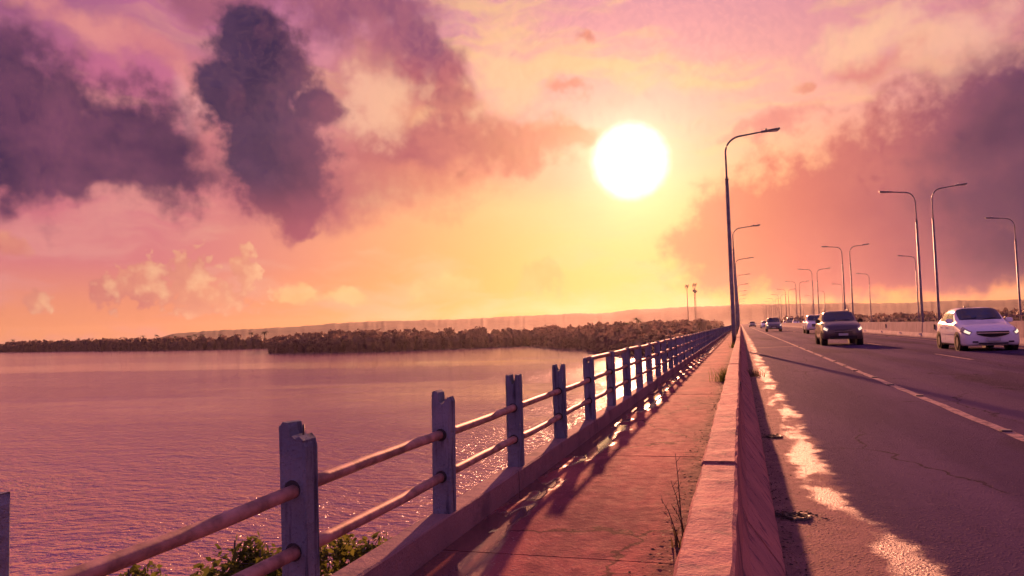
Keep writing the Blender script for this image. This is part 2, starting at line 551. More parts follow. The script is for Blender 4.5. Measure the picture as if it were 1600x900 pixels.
def b_pave(g, p, pos):
    x, y, z = g.sep(pos)
    n1 = g.noise(pos, 1.1, 6, 0.62)
    n2 = g.noise(pos, 11, 6, 0.65)
    n3 = g.noise(pos, 55, 4, 0.65)
    c = g.mix(g.smooth(n1, 0.32, 0.70), (0.21, 0.068, 0.076, 1), (0.38, 0.128, 0.112, 1))
    c = g.mix(g.m('MULTIPLY', g.smooth(n2, 0.5, 0.72), 0.45), c, (0.14, 0.055, 0.062, 1))
    specks = g.smooth(n3, 0.60, 0.70)
    c = g.mix(g.m('MULTIPLY', specks, 0.5), c, (0.50, 0.38, 0.32, 1))
    st = g.noise(g.mapping(pos, scale=(1.2, 0.5, 1)), 1.3, 6, 0.68)
    c = g.mix(g.m('MULTIPLY', g.smooth(st, 0.50, 0.62), 0.5), c, (0.095, 0.042, 0.050, 1))
    c = g.mix(g.m('MULTIPLY', g.smooth(st, 0.44, 0.33), 0.45), c, (0.46, 0.22, 0.16, 1))
    ck = g.node('ShaderNodeTexVoronoi', feature='DISTANCE_TO_EDGE')
    g.put(ck.inputs['Vector'], g.v('ADD', g.mapping(pos, scale=(0.5, 0.42, 1)), g.v('SCALE', g.noise(pos, 2.5, 4, 0.6, out=1), scale=0.25)))
    ck.inputs['Scale'].default_value = 1.0
    crack = g.smooth(ck.outputs['Distance'], 0.009, 0.003)
    c = g.mix(g.m('MULTIPLY', crack, 0.7), c, (0.035, 0.02, 0.022, 1))
    # silt that collects along the barrier
    silt = g.smooth(g.m('ADD', x, g.m('MULTIPLY', g.m('SUBTRACT', n2, 0.5), 0.5)), -0.52, -0.28)
    c = g.mix(g.m('MULTIPLY', silt, 0.75), c, (0.085, 0.06, 0.055, 1))
    # rainwater standing along the kerb
    e = g.m('MULTIPLY', g.smooth(x, -1.02, -1.22), 1.0)
    w = g.noise(g.mapping(pos, scale=(1.0, 0.32, 1)), 1.9, 4, 0.55)
    wet = g.m('MULTIPLY', g.smooth(g.m('ADD', w, g.m('MULTIPLY', e, 0.16)), 0.60, 0.64), e)
    c = g.mix(g.m('MULTIPLY', wet, 0.65), c, (0.06, 0.04, 0.04, 1))
    g.put(p.inputs['Base Color'], c)
    g.put(p.inputs['Specular IOR Level'], g.m('ADD', 0.005, g.m('MULTIPLY', wet, 0.5)))
    rr = g.m('ADD', 0.78, g.m('MULTIPLY', g.m('SUBTRACT', n2, 0.5), 0.35))
    g.put(p.inputs['Roughness'], g.mix(wet, rr, (0.06, 0.06, 0.06, 1)))
    h = g.m('ADD', g.m('MULTIPLY', n2, 0.6), g.m('MULTIPLY', n3, 0.35))
    h = g.m('MULTIPLY', h, g.m('SUBTRACT', 1.0, g.m('MULTIPLY', wet, 0.985)))
    bump(g, p, h, 0.7, 0.02)


M_pave = material('pavement_concrete', b_pave)


def b_road(g, p, pos):
    x, y, z = g.sep(pos)
    n1 = g.noise(g.mapping(pos, scale=(0.8, 0.12, 1)), 1.0, 5, 0.6)
    n2 = g.noise(pos, 7, 5, 0.65)
    n3 = g.noise(pos, 160, 3, 0.65)
    agg = g.node('ShaderNodeTexVoronoi')
    g.put(agg.inputs['Vector'], pos)
    agg.inputs['Scale'].default_value = 48
    c = g.mix(g.smooth(n1, 0.35, 0.68), (0.062, 0.039, 0.088, 1), (0.098, 0.061, 0.126, 1))
    c = g.mix(g.m('MULTIPLY', g.smooth(agg.outputs['Distance'], 0.34, 0.05), g.smooth(g.noise(pos, 26, 3, 0.6), 0.42, 0.66, 0.1, 0.95)), c, (0.19, 0.13, 0.19, 1))
    c = g.mix(g.m('MULTIPLY', g.smooth(n2, 0.52, 0.72), 0.35), c, (0.058, 0.038, 0.058, 1))
    # wheel tracks polished a little smoother and paler, oil drips between them, fine cracks
    trk = g.m('COSINE', g.m('MULTIPLY', g.m('SUBTRACT', x, 3.35), 2 * math.pi / 1.75))
    lng = g.noise(g.mapping(pos, scale=(2.2, 0.035, 1)), 1.0, 4, 0.6)
    inlane = g.smooth(x, 2.6, 3.0)
    c = g.mix(g.m('MULTIPLY', g.m('MULTIPLY', g.smooth(trk, 0.1, 1.0), inlane), g.m('MULTIPLY', lng, 0.75)), c, (0.130, 0.088, 0.138, 1))
    c = g.mix(g.m('MULTIPLY', g.m('MULTIPLY', g.smooth(trk, -0.3, -1.0), inlane), g.m('MULTIPLY', lng, 0.8)), c, (0.036, 0.024, 0.036, 1))
    patch = g.noise(g.mapping(pos, scale=(0.45, 0.10, 1)), 1.0, 2, 0.4)
    c = g.mix(g.m('MULTIPLY', g.smooth(patch, 0.60, 0.625), 0.45), c, (0.040, 0.027, 0.042, 1))
    ck = g.node('ShaderNodeTexVoronoi', feature='DISTANCE_TO_EDGE')
    g.put(ck.inputs['Vector'], g.v('ADD', g.mapping(pos, scale=(0.55, 0.22, 1)), g.v('SCALE', g.noise(pos, 1.6, 4, 0.6, out=1), scale=0.28)))
    ck.inputs['Scale'].default_value = 1.0
    crack = g.m('MULTIPLY', g.smooth(ck.outputs['Distance'], 0.010, 0.003), g.smooth(n1, 0.44, 0.56))
    c = g.mix(g.m('MULTIPLY', crack, 0.8), c, (0.018, 0.013, 0.017, 1))
    # sand and silt washed into the gutter beside the barrier, ragged outer edge
    wav = g.noise(g.mapping(pos, scale=(0.4, 0.55, 1)), 1.0, 3, 0.55)
    ed = g.m('ADD', x, g.m('ADD', g.m('MULTIPLY', g.m('SUBTRACT', wav, 0.5), 0.5), g.m('MULTIPLY', g.m('SUBTRACT', n2, 0.5), 0.28)))
    ed = g.m('SUBTRACT', ed, g.smooth(y, 6.0, 3.4, 0.0, 0.25))
    sand = g.smooth(ed, 0.68, 0.52)
    sc_ = g.mix(g.smooth(n2, 0.35, 0.7), (0.25, 0.145, 0.125, 1), (0.35, 0.205, 0.17, 1))
    sc_ = g.mix(g.m('MULTIPLY', g.smooth(n3, 0.58, 0.68), 0.6), sc_, (0.09, 0.06, 0.06, 1))
    c = g.mix(g.m('MULTIPLY', sand, 0.9), c, sc_)
    # a film of rainwater in the low strip
    strip = g.m('MULTIPLY', g.smooth(ed, 0.36, 0.44), g.smooth(ed, 0.64, 0.54))
    wn = g.noise(g.mapping(pos, scale=(1.0, 0.5, 1)), 1.6, 4, 0.55)
    wet = g.m('MULTIPLY', strip, g.smooth(wn, 0.45, 0.53))
    g.put(p.inputs['Specular IOR Level'], g.m('ADD', 0.004, g.m('MULTIPLY', wet, 0.10)))
    c = g.mix(g.m('MULTIPLY', wet, 0.35), c, (0.10, 0.07, 0.065, 1))
    g.put(p.inputs['Base Color'], c)
    rr = g.m('ADD', 0.78, g.m('MULTIPLY', g.m('SUBTRACT', n2, 0.5), 0.3))
    rr = g.mix(sand, rr, (0.58, 0.58, 0.58, 1))
    g.put(p.inputs['Roughness'], g.mix(wet, rr, (0.40, 0.40, 0.40, 1)))
    h = g.m('ADD', g.m('MULTIPLY', n3, 0.5), g.m('MULTIPLY', g.smooth(agg.outputs['Distance'], 0.5, 0.0), 0.6))
    h = g.m('MULTIPLY', h, g.m('SUBTRACT', 1.0, g.m('MULTIPLY', wet, 0.55)))
    bump(g, p, h, 1.0, 0.02)


M_road = material('asphalt', b_road)


def b_paint(g, p, pos):
    n = g.noise(pos, 9, 5, 0.65)
    n3 = g.noise(pos, 130, 3, 0.6)
    c = g.mix(g.smooth(n, 0.42, 0.66), (0.38, 0.26, 0.23, 1), (0.13, 0.085, 0.095, 1))
    c = g.mix(g.m('MULTIPLY', g.smooth(n3, 0.54, 0.66), 0.5), c, (0.08, 0.07, 0.08, 1))
    g.put(p.inputs['Base Color'], c)
    p.inputs['Specular IOR Level'].default_value = 0.01
    p.inputs['Roughness'].default_value = 0.6
    bump(g, p, n3, 0.5, 0.008)


M_paint = material('worn_road_paint', b_paint)


def simple(name, col, rough=0.5, metal=0.0, var=0.25, scale=6.0, bstr=0.0, coat=0.0, spec=0.5):
    def b(g, p, pos):
        n = g.noise(pos, scale, 5, 0.6)
        dark = tuple(v * (1 - var) for v in col[:3]) + (1,)
        lite = tuple(min(1, v * (1 + var)) for v in col[:3]) + (1,)
        g.put(p.inputs['Base Color'], g.mix(g.smooth(n, 0.3, 0.7), dark, lite))
        p.inputs['Roughness'].default_value = rough
        p.inputs['Metallic'].default_value = metal
        p.inputs['Coat Weight'].default_value = coat
        p.inputs['Coat Roughness'].default_value = 0.04
        p.inputs['Specular IOR Level'].default_value = spec
        if bstr:
            bump(g, p, g.noise(pos, scale * 6, 4, 0.6), bstr, 0.005)
    return material(name, b)


M_rail = simple('rusty_galvanised_pipe', (0.30, 0.18, 0.15), 0.6, 0.2, 0.45, 11, 0.10, spec=0.2)
M_gap = simple('dark_socket', (0.03, 0.028, 0.03), 0.9, 0, 0.3)
M_steel = simple('lamp_pole_steel', (0.16, 0.14, 0.15), 0.5, 0.6, 0.25, 3)
M_lamp = simple('lamp_head_metal', (0.12, 0.11, 0.12), 0.45, 0.5, 0.2, 8)
M_lens = simple('lamp_lens', (0.5, 0.5, 0.5), 0.2, 0, 0.1)
M_iron = simple('cast_iron', (0.07, 0.055, 0.055), 0.55, 0.6, 0.4, 20, 0.4)
M_reflector = simple('reflector_plastic', (0.8, 0.76, 0.7), 0.15, 0, 0.05)
M_stud = simple('stud_plastic', (0.10, 0.08, 0.08), 0.5, 0, 0.3)


# ------------------------------------------------------------------ setting: water, land, hills
WATER_Z = -6.0


def b_water(g, p, pos):
    # wind ripples: crests roughly across the line to the sun, several lengths
    d = g.v('ADD', pos, g.v('SCALE', g.noise(pos, 0.05, 2, 0.5, out=1), scale=6.0))
    a = g.noise(g.mapping(d, rot=(0, 0, R(18)), scale=(0.62, 1.05, 1)), 1.0, 4, 0.6)
    b = g.noise(g.mapping(d, rot=(0, 0, R(-12)), scale=(2.1, 3.4, 1)), 1.0, 3, 0.55)
    sw = g.noise(g.mapping(d, rot=(0, 0, R(30)), scale=(0.05, 0.14, 1)), 1.0, 2, 0.5)
    # gust patches: smoother and rougher water
    gust = g.noise(g.mapping(pos, scale=(0.006, 0.02, 1)), 1.0, 4, 0.55)
    # calmer in the lee of the far bank
    amp = g.m('MULTIPLY', g.smooth(gust, 0.38, 0.62, 0.25, 1.35), g.smooth(g.sep(pos)[1], 25, 210, 1.0, 0.16))
    h = g.m('ADD', g.m('MULTIPLY', a, 0.55), g.m('MULTIPLY', b, 0.30))
    h = g.m('ADD', g.m('MULTIPLY', h, amp), g.m('MULTIPLY', sw, 0.3))
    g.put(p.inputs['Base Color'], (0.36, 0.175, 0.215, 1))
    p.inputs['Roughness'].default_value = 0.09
    p.inputs['IOR'].default_value = 1.5
    bump(g, p, h, 1.0, 0.95)


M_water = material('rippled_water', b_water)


def flat_sheet(name, x0, x1, y0, y1, z, mat, nx=1, ny=1):
    vs = [(x0 + (x1 - x0) * i / nx, y0 + (y1 - y0) * j / ny, z) for j in range(ny + 1) for i in range(nx + 1)]
    fs = [(j * (nx + 1) + i, j * (nx + 1) + i + 1, (j + 1) * (nx + 1) + i + 1, (j + 1) * (nx + 1) + i) for j in range(ny) for i in range(nx)]
    return obj(name, mesh_np(name, vs, fs), mat)


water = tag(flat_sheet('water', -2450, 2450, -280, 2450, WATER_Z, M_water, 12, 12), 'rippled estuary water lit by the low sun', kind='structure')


def b_ground(g, p, pos):
    n = g.noise(pos, 0.02, 6, 0.6)
    n2 = g.noise(pos, 0.6, 5, 0.6)
    c = g.mix(g.smooth(n, 0.35, 0.65), (0.05, 0.055, 0.03, 1), (0.09, 0.08, 0.045, 1))
    c = g.mix(g.m('MULTIPLY', n2, 0.5), c, (0.035, 0.03, 0.02, 1))
    g.put(p.inputs['Base Color'], c)
    p.inputs['Roughness'].default_value = 0.95


M_ground = material('marsh_ground', b_ground)

# the shoreline of the far bank, left to right (metres; +Y along the bridge)
SHORE = [(-2650, 1300), (-1500, 960), (-885, 735), (-700, 650), (-545, 575), (-430, 520), (-350, 500), (-275, 470), (-232, 400),
         (-240, 350), (-225, 335), (-195, 324), (-159, 318), (-135, 334), (-119, 346), (-98, 362), (-84, 335), (-70, 300), (-55, 280), (-41, 240),
         (-30, 215), (-14, 200), (15, 198), (40, 215), (70, 260), (140, 320), (300, 380), (700, 480), (2650, 900)]
SHORE = [(x * 0.89, y * 0.89) for x, y in SHORE]


def build_land():
    vs, fs = [], []
    n = len(SHORE)
    rows = [(0.0, -0.4), (0.004, 0.35), (0.03, 0.6), (0.3, 0.9), (1.0, 2.0)]
    for t, dz in rows:
        for (x, y) in SHORE:
            vs.append((x, y + (2440 - y) * t, WATER_Z + dz))
    for r in range(len(rows) - 1):
        for i in range(n - 1):
            a = r * n + i
            fs.append((a, a + 1, a + n + 1, a + n))
    return obj('land', mesh_np('land', vs, fs), M_ground)


land = tag(build_land(), 'low marshy bank beyond the water', kind='structure')


def b_hill(g, p, pos):
    n = g.noise(pos, 0.015, 5, 0.6)
    n2 = g.noise(pos, 0.12, 5, 0.65)
    c = g.mix(g.smooth(n, 0.35, 0.65), (0.05, 0.05, 0.03, 1), (0.085, 0.075, 0.045, 1))
    c = g.mix(g.m('MULTIPLY', g.smooth(n2, 0.4, 0.65), 0.6), c, (0.03, 0.033, 0.02, 1))
    g.put(p.inputs['Base Color'], c)
    p.inputs['Roughness'].default_value = 0.95
    bump(g, p, n2, 0.35, 2.0)


M_hill = material('wooded_hillside', b_hill)
# skyline of the plateau: azimuth, elevation (degrees) of its edge, seen from the bridge
RIDGE = [(-74.83, -0.10), (-59.83, -0.10), (-45.83, -0.02), (-42.83, 0.10), (-41.73, 0.24), (-40.93, 0.46), (-39.33, 0.56), (-37.63, 0.65), (-34.63, 0.67), (-32.33, 0.78), (-29.43, 0.93),
         (-25.83, 0.97), (-21.63, 0.97), (-16.83, 1.06), (-11.93, 1.11), (-9.33, 1.07), (-8.13, 1.25), (-5.33, 1.30), (-2.53, 1.35), (0.17, 1.36), (3.17, 1.28), (6.17, 1.19), (10.17, 1.01), (13.17, 1.04),
         (17.37, 0.93), (22.17, 0.98), (30.17, 0.83), (40.17, 0.58), (60.17, 0.28)]


def build_hills():
    D = 1500.0
    S = D / 3900.0
    az = np.arange(-75, 60.01, 0.10)
    el = np.interp(az, [q[0] for q in RIDGE], [q[1] for q in RIDGE])
    k = np.arange(len(az))
    # treetops along the edge
    def fbm(k, seed):
        out = np.zeros(len(k))
        r = np.random.default_rng(seed)
        for o, w in ((60, 0.5), (23, 0.45), (9, 0.5), (4, 0.55), (2, 0.6)):
            pts = r.uniform(-1, 1, len(k) // o + 3)
            out += w * np.interp(k / o, np.arange(len(pts)), pts)
        return out
    top = CAM_H + D * np.tan(np.radians(el)) + 2.6 * S * fbm(k, 3) * np.clip(el / 0.5, 0.2, 1)
    rows = [(-900, 0.0), (-620, 0.10), (-420, 0.34), (-230, 0.66), (-90, 0.90), (-12, 0.985), (0, 1.0), (60, 0.99), (400, 0.99), (1400, 0.9)]
    vs, fs = [], []
    for i, (dd, f) in enumerate(rows):
        j = 22 * S * fbm(k, 20 + i) * (1 if f < 0.95 else 0.2)
        base = WATER_Z + 0.5
        for a, t, jj in zip(az, top, j):
            d = D + dd * S + jj
            z = base + (t - base) * f + (0.035 * jj * (1 if 0.05 < f < 0.95 else 0))
            vs.append((d * math.sin(R(a)), d * math.cos(R(a)), z))
    n = len(az)
    for r in range(len(rows) - 1):
        for i in range(n - 1):
            a = r * n + i
            fs.append((a, a + 1, a + n + 1, a + n))
    return obj('hills', mesh_np('hills', vs, fs), M_hill)


hills = tag(smooth(build_hills()), 'long flat-topped wooded hills on the horizon', kind='structure')

# ------------------------------------------------------------------ bridge: deck, road, pavement
BRIDGE_END = 900.0
bm = bmesh.new()
sweep(bm, [(-1.53, 0.135), (-1.56, 0.12), (-1.56, -0.32), (-1.2, -0.5), (0.2, -1.0), (9.5, -1.0), (10.45, -0.6), (10.45, -0.012), (-0.20, -0.012), (-0.20, 0.135)], -12, BRIDGE_END)
deck = tag(obj('bridge_deck', bm, M_deck), 'concrete deck slab carrying the road over the water', kind='structure')
bm = bmesh.new()
sweep(bm, [(11.62, -0.012), (11.62, -0.6), (12.5, -1.0), (20.0, -1.0), (20.9, -0.6), (20.9, -0.012)], -12, BRIDGE_END)
deck2 = tag(obj('bridge_deck', bm, M_deck), 'concrete deck slab carrying the second carriageway behind the median wall', kind='structure')

road = tag(flat_sheet('road', 0.13, 10.22, -12, BRIDGE_END, 0.0, M_road, 1, 60), 'purple grey asphalt carriageway with sandy gutter', kind='structure')
road2 = tag(flat_sheet('road', 11.9, 20.6, -12, BRIDGE_END, 0.0, M_road, 1, 60), 'asphalt carriageway beyond the median wall', kind='structure')


def ragged_strip(name, x0, x1, y0, y1, z, mat, parent, step=0.35, rag=0.012):
    ny = max(2, int((y1 - y0) / step))
    vs, fs = [], []
    for j in range(ny + 1):
        y = y0 + (y1 - y0) * j / ny
        vs += [(x0 + random.uniform(-rag, rag), y, z), (x1 + random.uniform(-rag, rag), y, z)]
    for j in range(ny):
        fs.append((2 * j, 2 * j + 1, 2 * j + 3, 2 * j + 2))
    return obj(name, mesh_np(name, vs, fs), mat, parent)


ragged_strip('edge_line', 2.44, 2.56, -10, 140, 0.004, M_paint, road)
ragged_strip('edge_line', 2.44, 2.56, 140.0, 800, 0.004, M_paint, road, 6, 0.01)
ragged_strip('edge_line', 9.30, 9.42, -10, 800, 0.004, M_paint, road, 3, 0.01)
k = 0
for y in np.arange(9.5, 330, 13.6):
    ragged_strip('lane_dash', 5.86, 5.98, y, y + 4.0, 0.004, M_paint, road, 0.4, 0.008)
obj('joint_line', mesh_np('joint_line', [(0.62, 36.6, 0.004), (2.43, 37.9, 0.004), (2.43, 38.2, 0.004), (0.62, 36.9, 0.004)], [(0, 1, 2, 3)]), M_paint, road)
for y in np.arange(24, 330, 14.85):
    ragged_strip('lane_dash', 16.2, 16.32, y, y + 4.1, 0.004, M_paint, road2, 2, 0.0)
# raised studs on the edge line
bm = bmesh.new()
add_box(bm, -0.055, 0.055, -0.05, 0.05, 0.0, 0.018, 0.008)
stud0 = obj('road_stud', bm, M_stud, road, (2.50, 8.75, 0.005))
for y in (12.6, 14.7, 16.6, 18.9, 20.8, 23.0, 26.2, 29.4, 33, 37):
    share(stud0, 'road_stud', road, (2.50 + random.uniform(-0.03, 0.03), y, 0.005), (0, 0, random.uniform(-0.2, 0.2)))

# pavement: cast slabs, kerb blocks along the water side
PAVE_Z = 0.15
SLAB = 2.70
pave = tag(flat_sheet('pavement', -1.395, -0.185, -12, BRIDGE_END, PAVE_Z - 0.010, M_pave, 1, 40), 'narrow red-brown concrete footway between railing and barrier', kind='structure')
slab_y = list(np.arange(-4.75, 130, SLAB))
bm = bmesh.new()
add_box(bm, -1.386, -0.20, 0.0015, SLAB - 0.0015, PAVE_Z - 0.06, PAVE_Z, 0.003)
slab0 = obj('paving_slab', bm, M_pave, pave, (0, slab_y[0], 0))
for y in slab_y[1:]:
    share(slab0, 'paving_slab', pave, (0, y, random.uniform(-0.003, 0.003)), (random.uniform(-0.0008, 0.0008), random.uniform(-0.002, 0.002), 0))
bm = bmesh.new()
prof = [(-1.506, 0.132), (-1.504, 0.272), (-1.498, 0.28), (-1.396, 0.28), (-1.388, 0.272), (-1.384, 0.132)]
sweep(bm, prof, 0.005, SLAB - 0.005, 12, 0.0025)
kerb0 = obj('kerb_block', bm, M_kerb, pave, (0, slab_y[0] + 1.3, 0))
for y in slab_y[1:]:
    share(kerb0, 'kerb_block', pave, (random.uniform(-0.004, 0.004), y + 1.3, random.uniform(-0.004, 0.003)), (0, 0, random.uniform(-0.001, 0.001)))
bm = bmesh.new()
sweep(bm, prof, slab_y[-1] + 1.3 + SLAB, BRIDGE_END)
tag(obj('kerb_run', bm, M_kerb, pave), kind='stuff')

# ------------------------------------------------------------------ the barrier between footway and road
barrier = thing('concrete_barrier', 'low concrete barrier with sloping foot between the footway and the road', 'barrier', (0, 0, 0))
bprof = [(-0.20, 0.05), (-0.205, 0.40), (-0.203, 0.518), (-0.193, 0.53), (-0.055, 0.53), (-0.043, 0.520), (-0.028, 0.33), (-0.005, 0.26), (0.125, 0.075), (0.145, 0.03), (0.145, -0.012), (-0.20, -0.012)]
SECT = 2.96
sec_meshes = []
for v in range(4):
    bm = bmesh.new()
    sweep(bm, bprof, 0.007, SECT - 0.007, 22, 0.0035)
    me = bpy.data.meshes.new('barrier_section')
    bm.to_mesh(me)
    bm.free()
    sec_meshes.append(me)
for i in range(110):
    y = 0.70 - 2 * SECT + i * SECT
    obj('barrier_section', sec_meshes[i % 4], M_barrier, barrier, (random.uniform(-0.006, 0.006), y, random.uniform(-0.006, 0.006)))
bm = bmesh.new()
sweep(bm, bprof, 0.70 + 108 * SECT, BRIDGE_END)
tag(obj('barrier_run', bm, M_barrier, barrier), kind='stuff')
# scupper slots through the foot of the barrier (solid blocks, the slot's shade put into their dark colour)
for y in (9.6, 20.4):
    bm = box(-0.045, -0.0255, y, y + 0.34, 0.34, 0.44, 0.004)
    o = obj('scupper', bm, M_gap, barrier)
    o.rotation_euler = (0, 0, 0)

# ------------------------------------------------------------------ railing over the water
railing = thing('bridge_railing', 'weathered concrete post railing with rusty pipe rails, its near top rail broken off', 'railing', (-1.45, 0, 0.28))
PW, PD = 0.0485, 0.041           # half width across, half depth along the bridge
BAY = 1.275


def post_mesh(top_pts, top_rail):
    prof = [(-PW, 0.0), (PW, 0.0)] + top_pts
    bm = bmesh.new()
    n = len(prof)
    front = [bm.verts.new((x, -PD, z)) for x, z in prof]
    back = [bm.verts.new((x, PD, z)) for x, z in prof]
    bm.faces.new(front)
    bm.faces.new(back[::-1])
    for k in range(n):
        bm.faces.new((front[k], back[k], back[(k + 1) % n], front[(k + 1) % n]))
    bmesh.ops.recalc_face_normals(bm, faces=list(bm.faces))
    vert_edges = [e for e in bm.edges if abs(e.verts[0].co.x - e.verts[1].co.x) < 1e-4 and abs(e.verts[0].co.y - e.verts[1].co.y) < 1e-4 and abs(e.verts[0].co.z - e.verts[1].co.z) > 0.3]
    bmesh.ops.bevel(bm, geom=vert_edges, offset=0.011, segments=1, affect='EDGES', clamp_overlap=True)
    bmesh.ops.triangulate(bm, faces=[f for f in bm.faces if len(f.verts) > 4])
    # chips and unevenness
    for v in bm.verts:
        if v.co.z > 0.45:
            v.co += Vector((random.uniform(-1, 1), random.uniform(-1, 1), random.uniform(-1, 1))) * 0.003
    me = bpy.data.meshes.new('post')
    bm.to_mesh(me)
    bm.free()
    me.materials.append(M_post)
    return me


w = PW
jag = [(w, 0.523), (w - 0.006, 0.550), (w - 0.022, 0.563), (0.012, 0.556), (0.003, 0.566), (-0.006, 0.560), (-0.010, 0.590), (-0.014, 0.606), (-0.030, 0.608), (-w + 0.004, 0.596), (-w, 0.578)]
notch_a = [(w, 0.553), (w - 0.010, 0.570), (0.030, 0.566), (0.018, 0.548), (0.004, 0.538), (-0.008, 0.550), (-0.012, 0.596), (-0.030, 0.604), (-w + 0.006, 0.596), (-w, 0.583)]
notch_b = [(w, 0.578), (w - 0.007, 0.600), (0.022, 0.602), (0.016, 0.563), (0.008, 0.538), (-0.006, 0.536), (-0.014, 0.568), (-0.018, 0.598), (-w + 0.008, 0.600), (-w, 0.583)]
notch_c = [(w, 0.580), (w - 0.008, 0.604), (0.026, 0.603), (0.019, 0.566), (0.010, 0.550), (-0.010, 0.550), (-0.020, 0.570), (-0.026, 0.600), (-w + 0.008, 0.603), (-w, 0.578)]
sound = [(w, 0.596), (w - 0.010, 0.618), (0.012, 0.622), (-0.012, 0.622), (-w + 0.010, 0.618), (-w, 0.596)]
P_mesh = {'jag': post_mesh(jag, False), 'a': post_mesh(notch_a, False), 'b': post_mesh(notch_b, False), 'c': post_mesh(notch_c, False), 's': post_mesh(sound, True), 's2': post_mesh(sound, True)}
kinds = {0: 'b', 1: 'jag', 2: 'a', 3: 'b', 4: 'c', 5: 'c'}
FIRST_Y = 0.995
N_POST = 96
Z_LOW, Z_MID, Z_TOP = 0.178, 0.380, 0.583
RAIL_R = 0.0225
# pipe for one bay, three slightly different ones
rails = []
for v in range(4):
    bm = bmesh.new()
    sag = (-0.006, 0.003, -0.010, 0.0)[v]
    add_tube(bm, [(0, t * BAY, 4 * sag * t * (1 - t) + random.uniform(-0.0015, 0.0015)) for t in np.linspace(0, 1, 9)], RAIL_R, 14)
    bmesh.ops.recalc_face_normals(bm, faces=list(bm.faces))
    me = bpy.data.meshes.new('rail')
    bm.to_mesh(me)
    bm.free()
    me.materials.append(M_rail)
    rails.append(me)
bm = bmesh.new()
add_tube(bm, [(0, -PD - 0.0015, 0), (0, PD + 0.0015, 0)], 0.031, 14)
bmesh.ops.recalc_face_normals(bm, faces=list(bm.faces))
sock_me = bpy.data.meshes.new('pipe_socket')
bm.to_mesh(sock_me)
bm.free()
sock_me.materials.append(M_gap)
for i in range(-2, N_POST):
    y = FIRST_Y + i * BAY
    yp = y + (0.135 if i == 0 else random.uniform(-0.008, 0.008))
    kd = kinds.get(i, ('b' if i < 0 else ('s', 's2')[i % 2]))
    p = obj('post', P_mesh[kd], None, railing, (random.uniform(-0.005, 0.005), yp, -0.004), (random.uniform(-0.012, 0.012), random.uniform(-0.012, 0.012), random.uniform(-0.02, 0.02)))
    if i == 1:
        p['label'] = 'nearest post with its jagged broken top'
    for z in (Z_LOW, Z_MID) + ((Z_TOP,) if i >= 6 else ()):
        dz = random.uniform(-0.004, 0.004)
        if i < N_POST - 1 and not (z == Z_TOP and i < 5):
            obj('rail', rails[(i * 3 + int(z * 100)) % 4], None, railing, (0, y, z + dz))
        if i < 14 and z != Z_TOP:
            obj('pipe_socket', sock_me, None, p, (0, 0, z + 0.004 + dz))
o = obj('rail', rails[3], None, railing, (0, FIRST_Y + 5 * BAY, Z_TOP))
# stub of reinforcing steel standing out of the broken post
obj('reinforcing_bar', tube([(0.012, 0.0, 0.53), (0.013, 0.002, 0.592)], 0.0035, 6), M_iron, railing, (0, FIRST_Y + BAY, 0))
# the far run of the railing, too small to tell its posts apart
bm = bmesh.new()
for i in range(N_POST, 420):
    y = FIRST_Y + i * BAY
    add_box(bm, -PW, PW, y - PD, y + PD, 0, 0.61)
for z in (Z_LOW, Z_MID, Z_TOP):
    add_box(bm, -0.024, 0.024, FIRST_Y + (N_POST - 1) * BAY, FIRST_Y + 420 * BAY, z - 0.024, z + 0.024)
tag(obj('far_run', bm, M_post, railing), kind='stuff')

# ------------------------------------------------------------------ median wall and the far parapet
median = thing('median_wall', 'pale stained concrete wall along the far side of the road', 'wall', (0, 0, 0))
mprof = [(10.20, -0.012), (10.20, 0.08), (10.28, 0.30), (10.32, 0.90), (10.44, 0.90), (10.44, -0.012)]
bm = bmesh.new()
sweep(bm, mprof, 0.012, 3.988, 8, 0.006)
me = bpy.data.meshes.new('wall_panel')
bm.to_mesh(me)
bm.free()
for i in range(75):
    obj('wall_panel', me, M_wall, median, (random.uniform(-0.012, 0.012), 2 + i * 4.0, random.uniform(-0.012, 0.012)))
bm = bmesh.new()
sweep(bm, mprof, 302, BRIDGE_END)
tag(obj('wall_run', bm, M_wall, median), kind='stuff')
bm = box(-0.05, 0.05, -0.02, 0.02, 0, 0.09, 0.008)
refl0 = obj('reflector', bm, M_reflector, median, (10.20, 45.5, 0.16))
for y in (41.5, 50.2, 56.0, 63.0, 71.0, 80.0):
    share(refl0, 'reflector', median, (10.20, y, 0.16))
for y in (46.9, 61.5, 84.0):
    obj('drain_slot', box(10.25, 10.312, y, y + 0.12, 0.50, 0.78, 0.01), M_gap, median)

inner = thing('parapet', 'low concrete parapet of the second carriageway behind the median wall', 'wall', (0, 0, 0))
bm = bmesh.new()
sweep(bm, [(11.66, -0.012), (11.66, 0.72), (11.84, 0.72), (11.90, 0.08), (11.90, -0.012)], 0, BRIDGE_END)
obj('wall_run', bm, M_wall, inner)
outer = thing('parapet', 'distant concrete parapet with a pipe handrail on the far bridge edge', 'wall', (0, 0, 0))
bm = bmesh.new()
sweep(bm, [(20.6, -0.012), (20.62, 0.70), (20.82, 0.70), (20.84, -0.012)], 0, BRIDGE_END)
obj('wall_run', bm, M_wall, outer)
bm = bmesh.new()
add_tube(bm, [(20.72, 0, 1.12), (20.72, BRIDGE_END, 1.12)], 0.035, 8)
obj('handrail', bm, M_rail, outer)
bm = box(-0.03, 0.03, -0.03, 0.03, 0.69, 1.12)
hp0 = obj('handrail_post', bm, M_rail, outer, (20.72, 4.0, 0))
for i in range(1, 60):
    share(hp0, 'handrail_post', outer, (20.72, 4.0 + i * 3.0, 0))

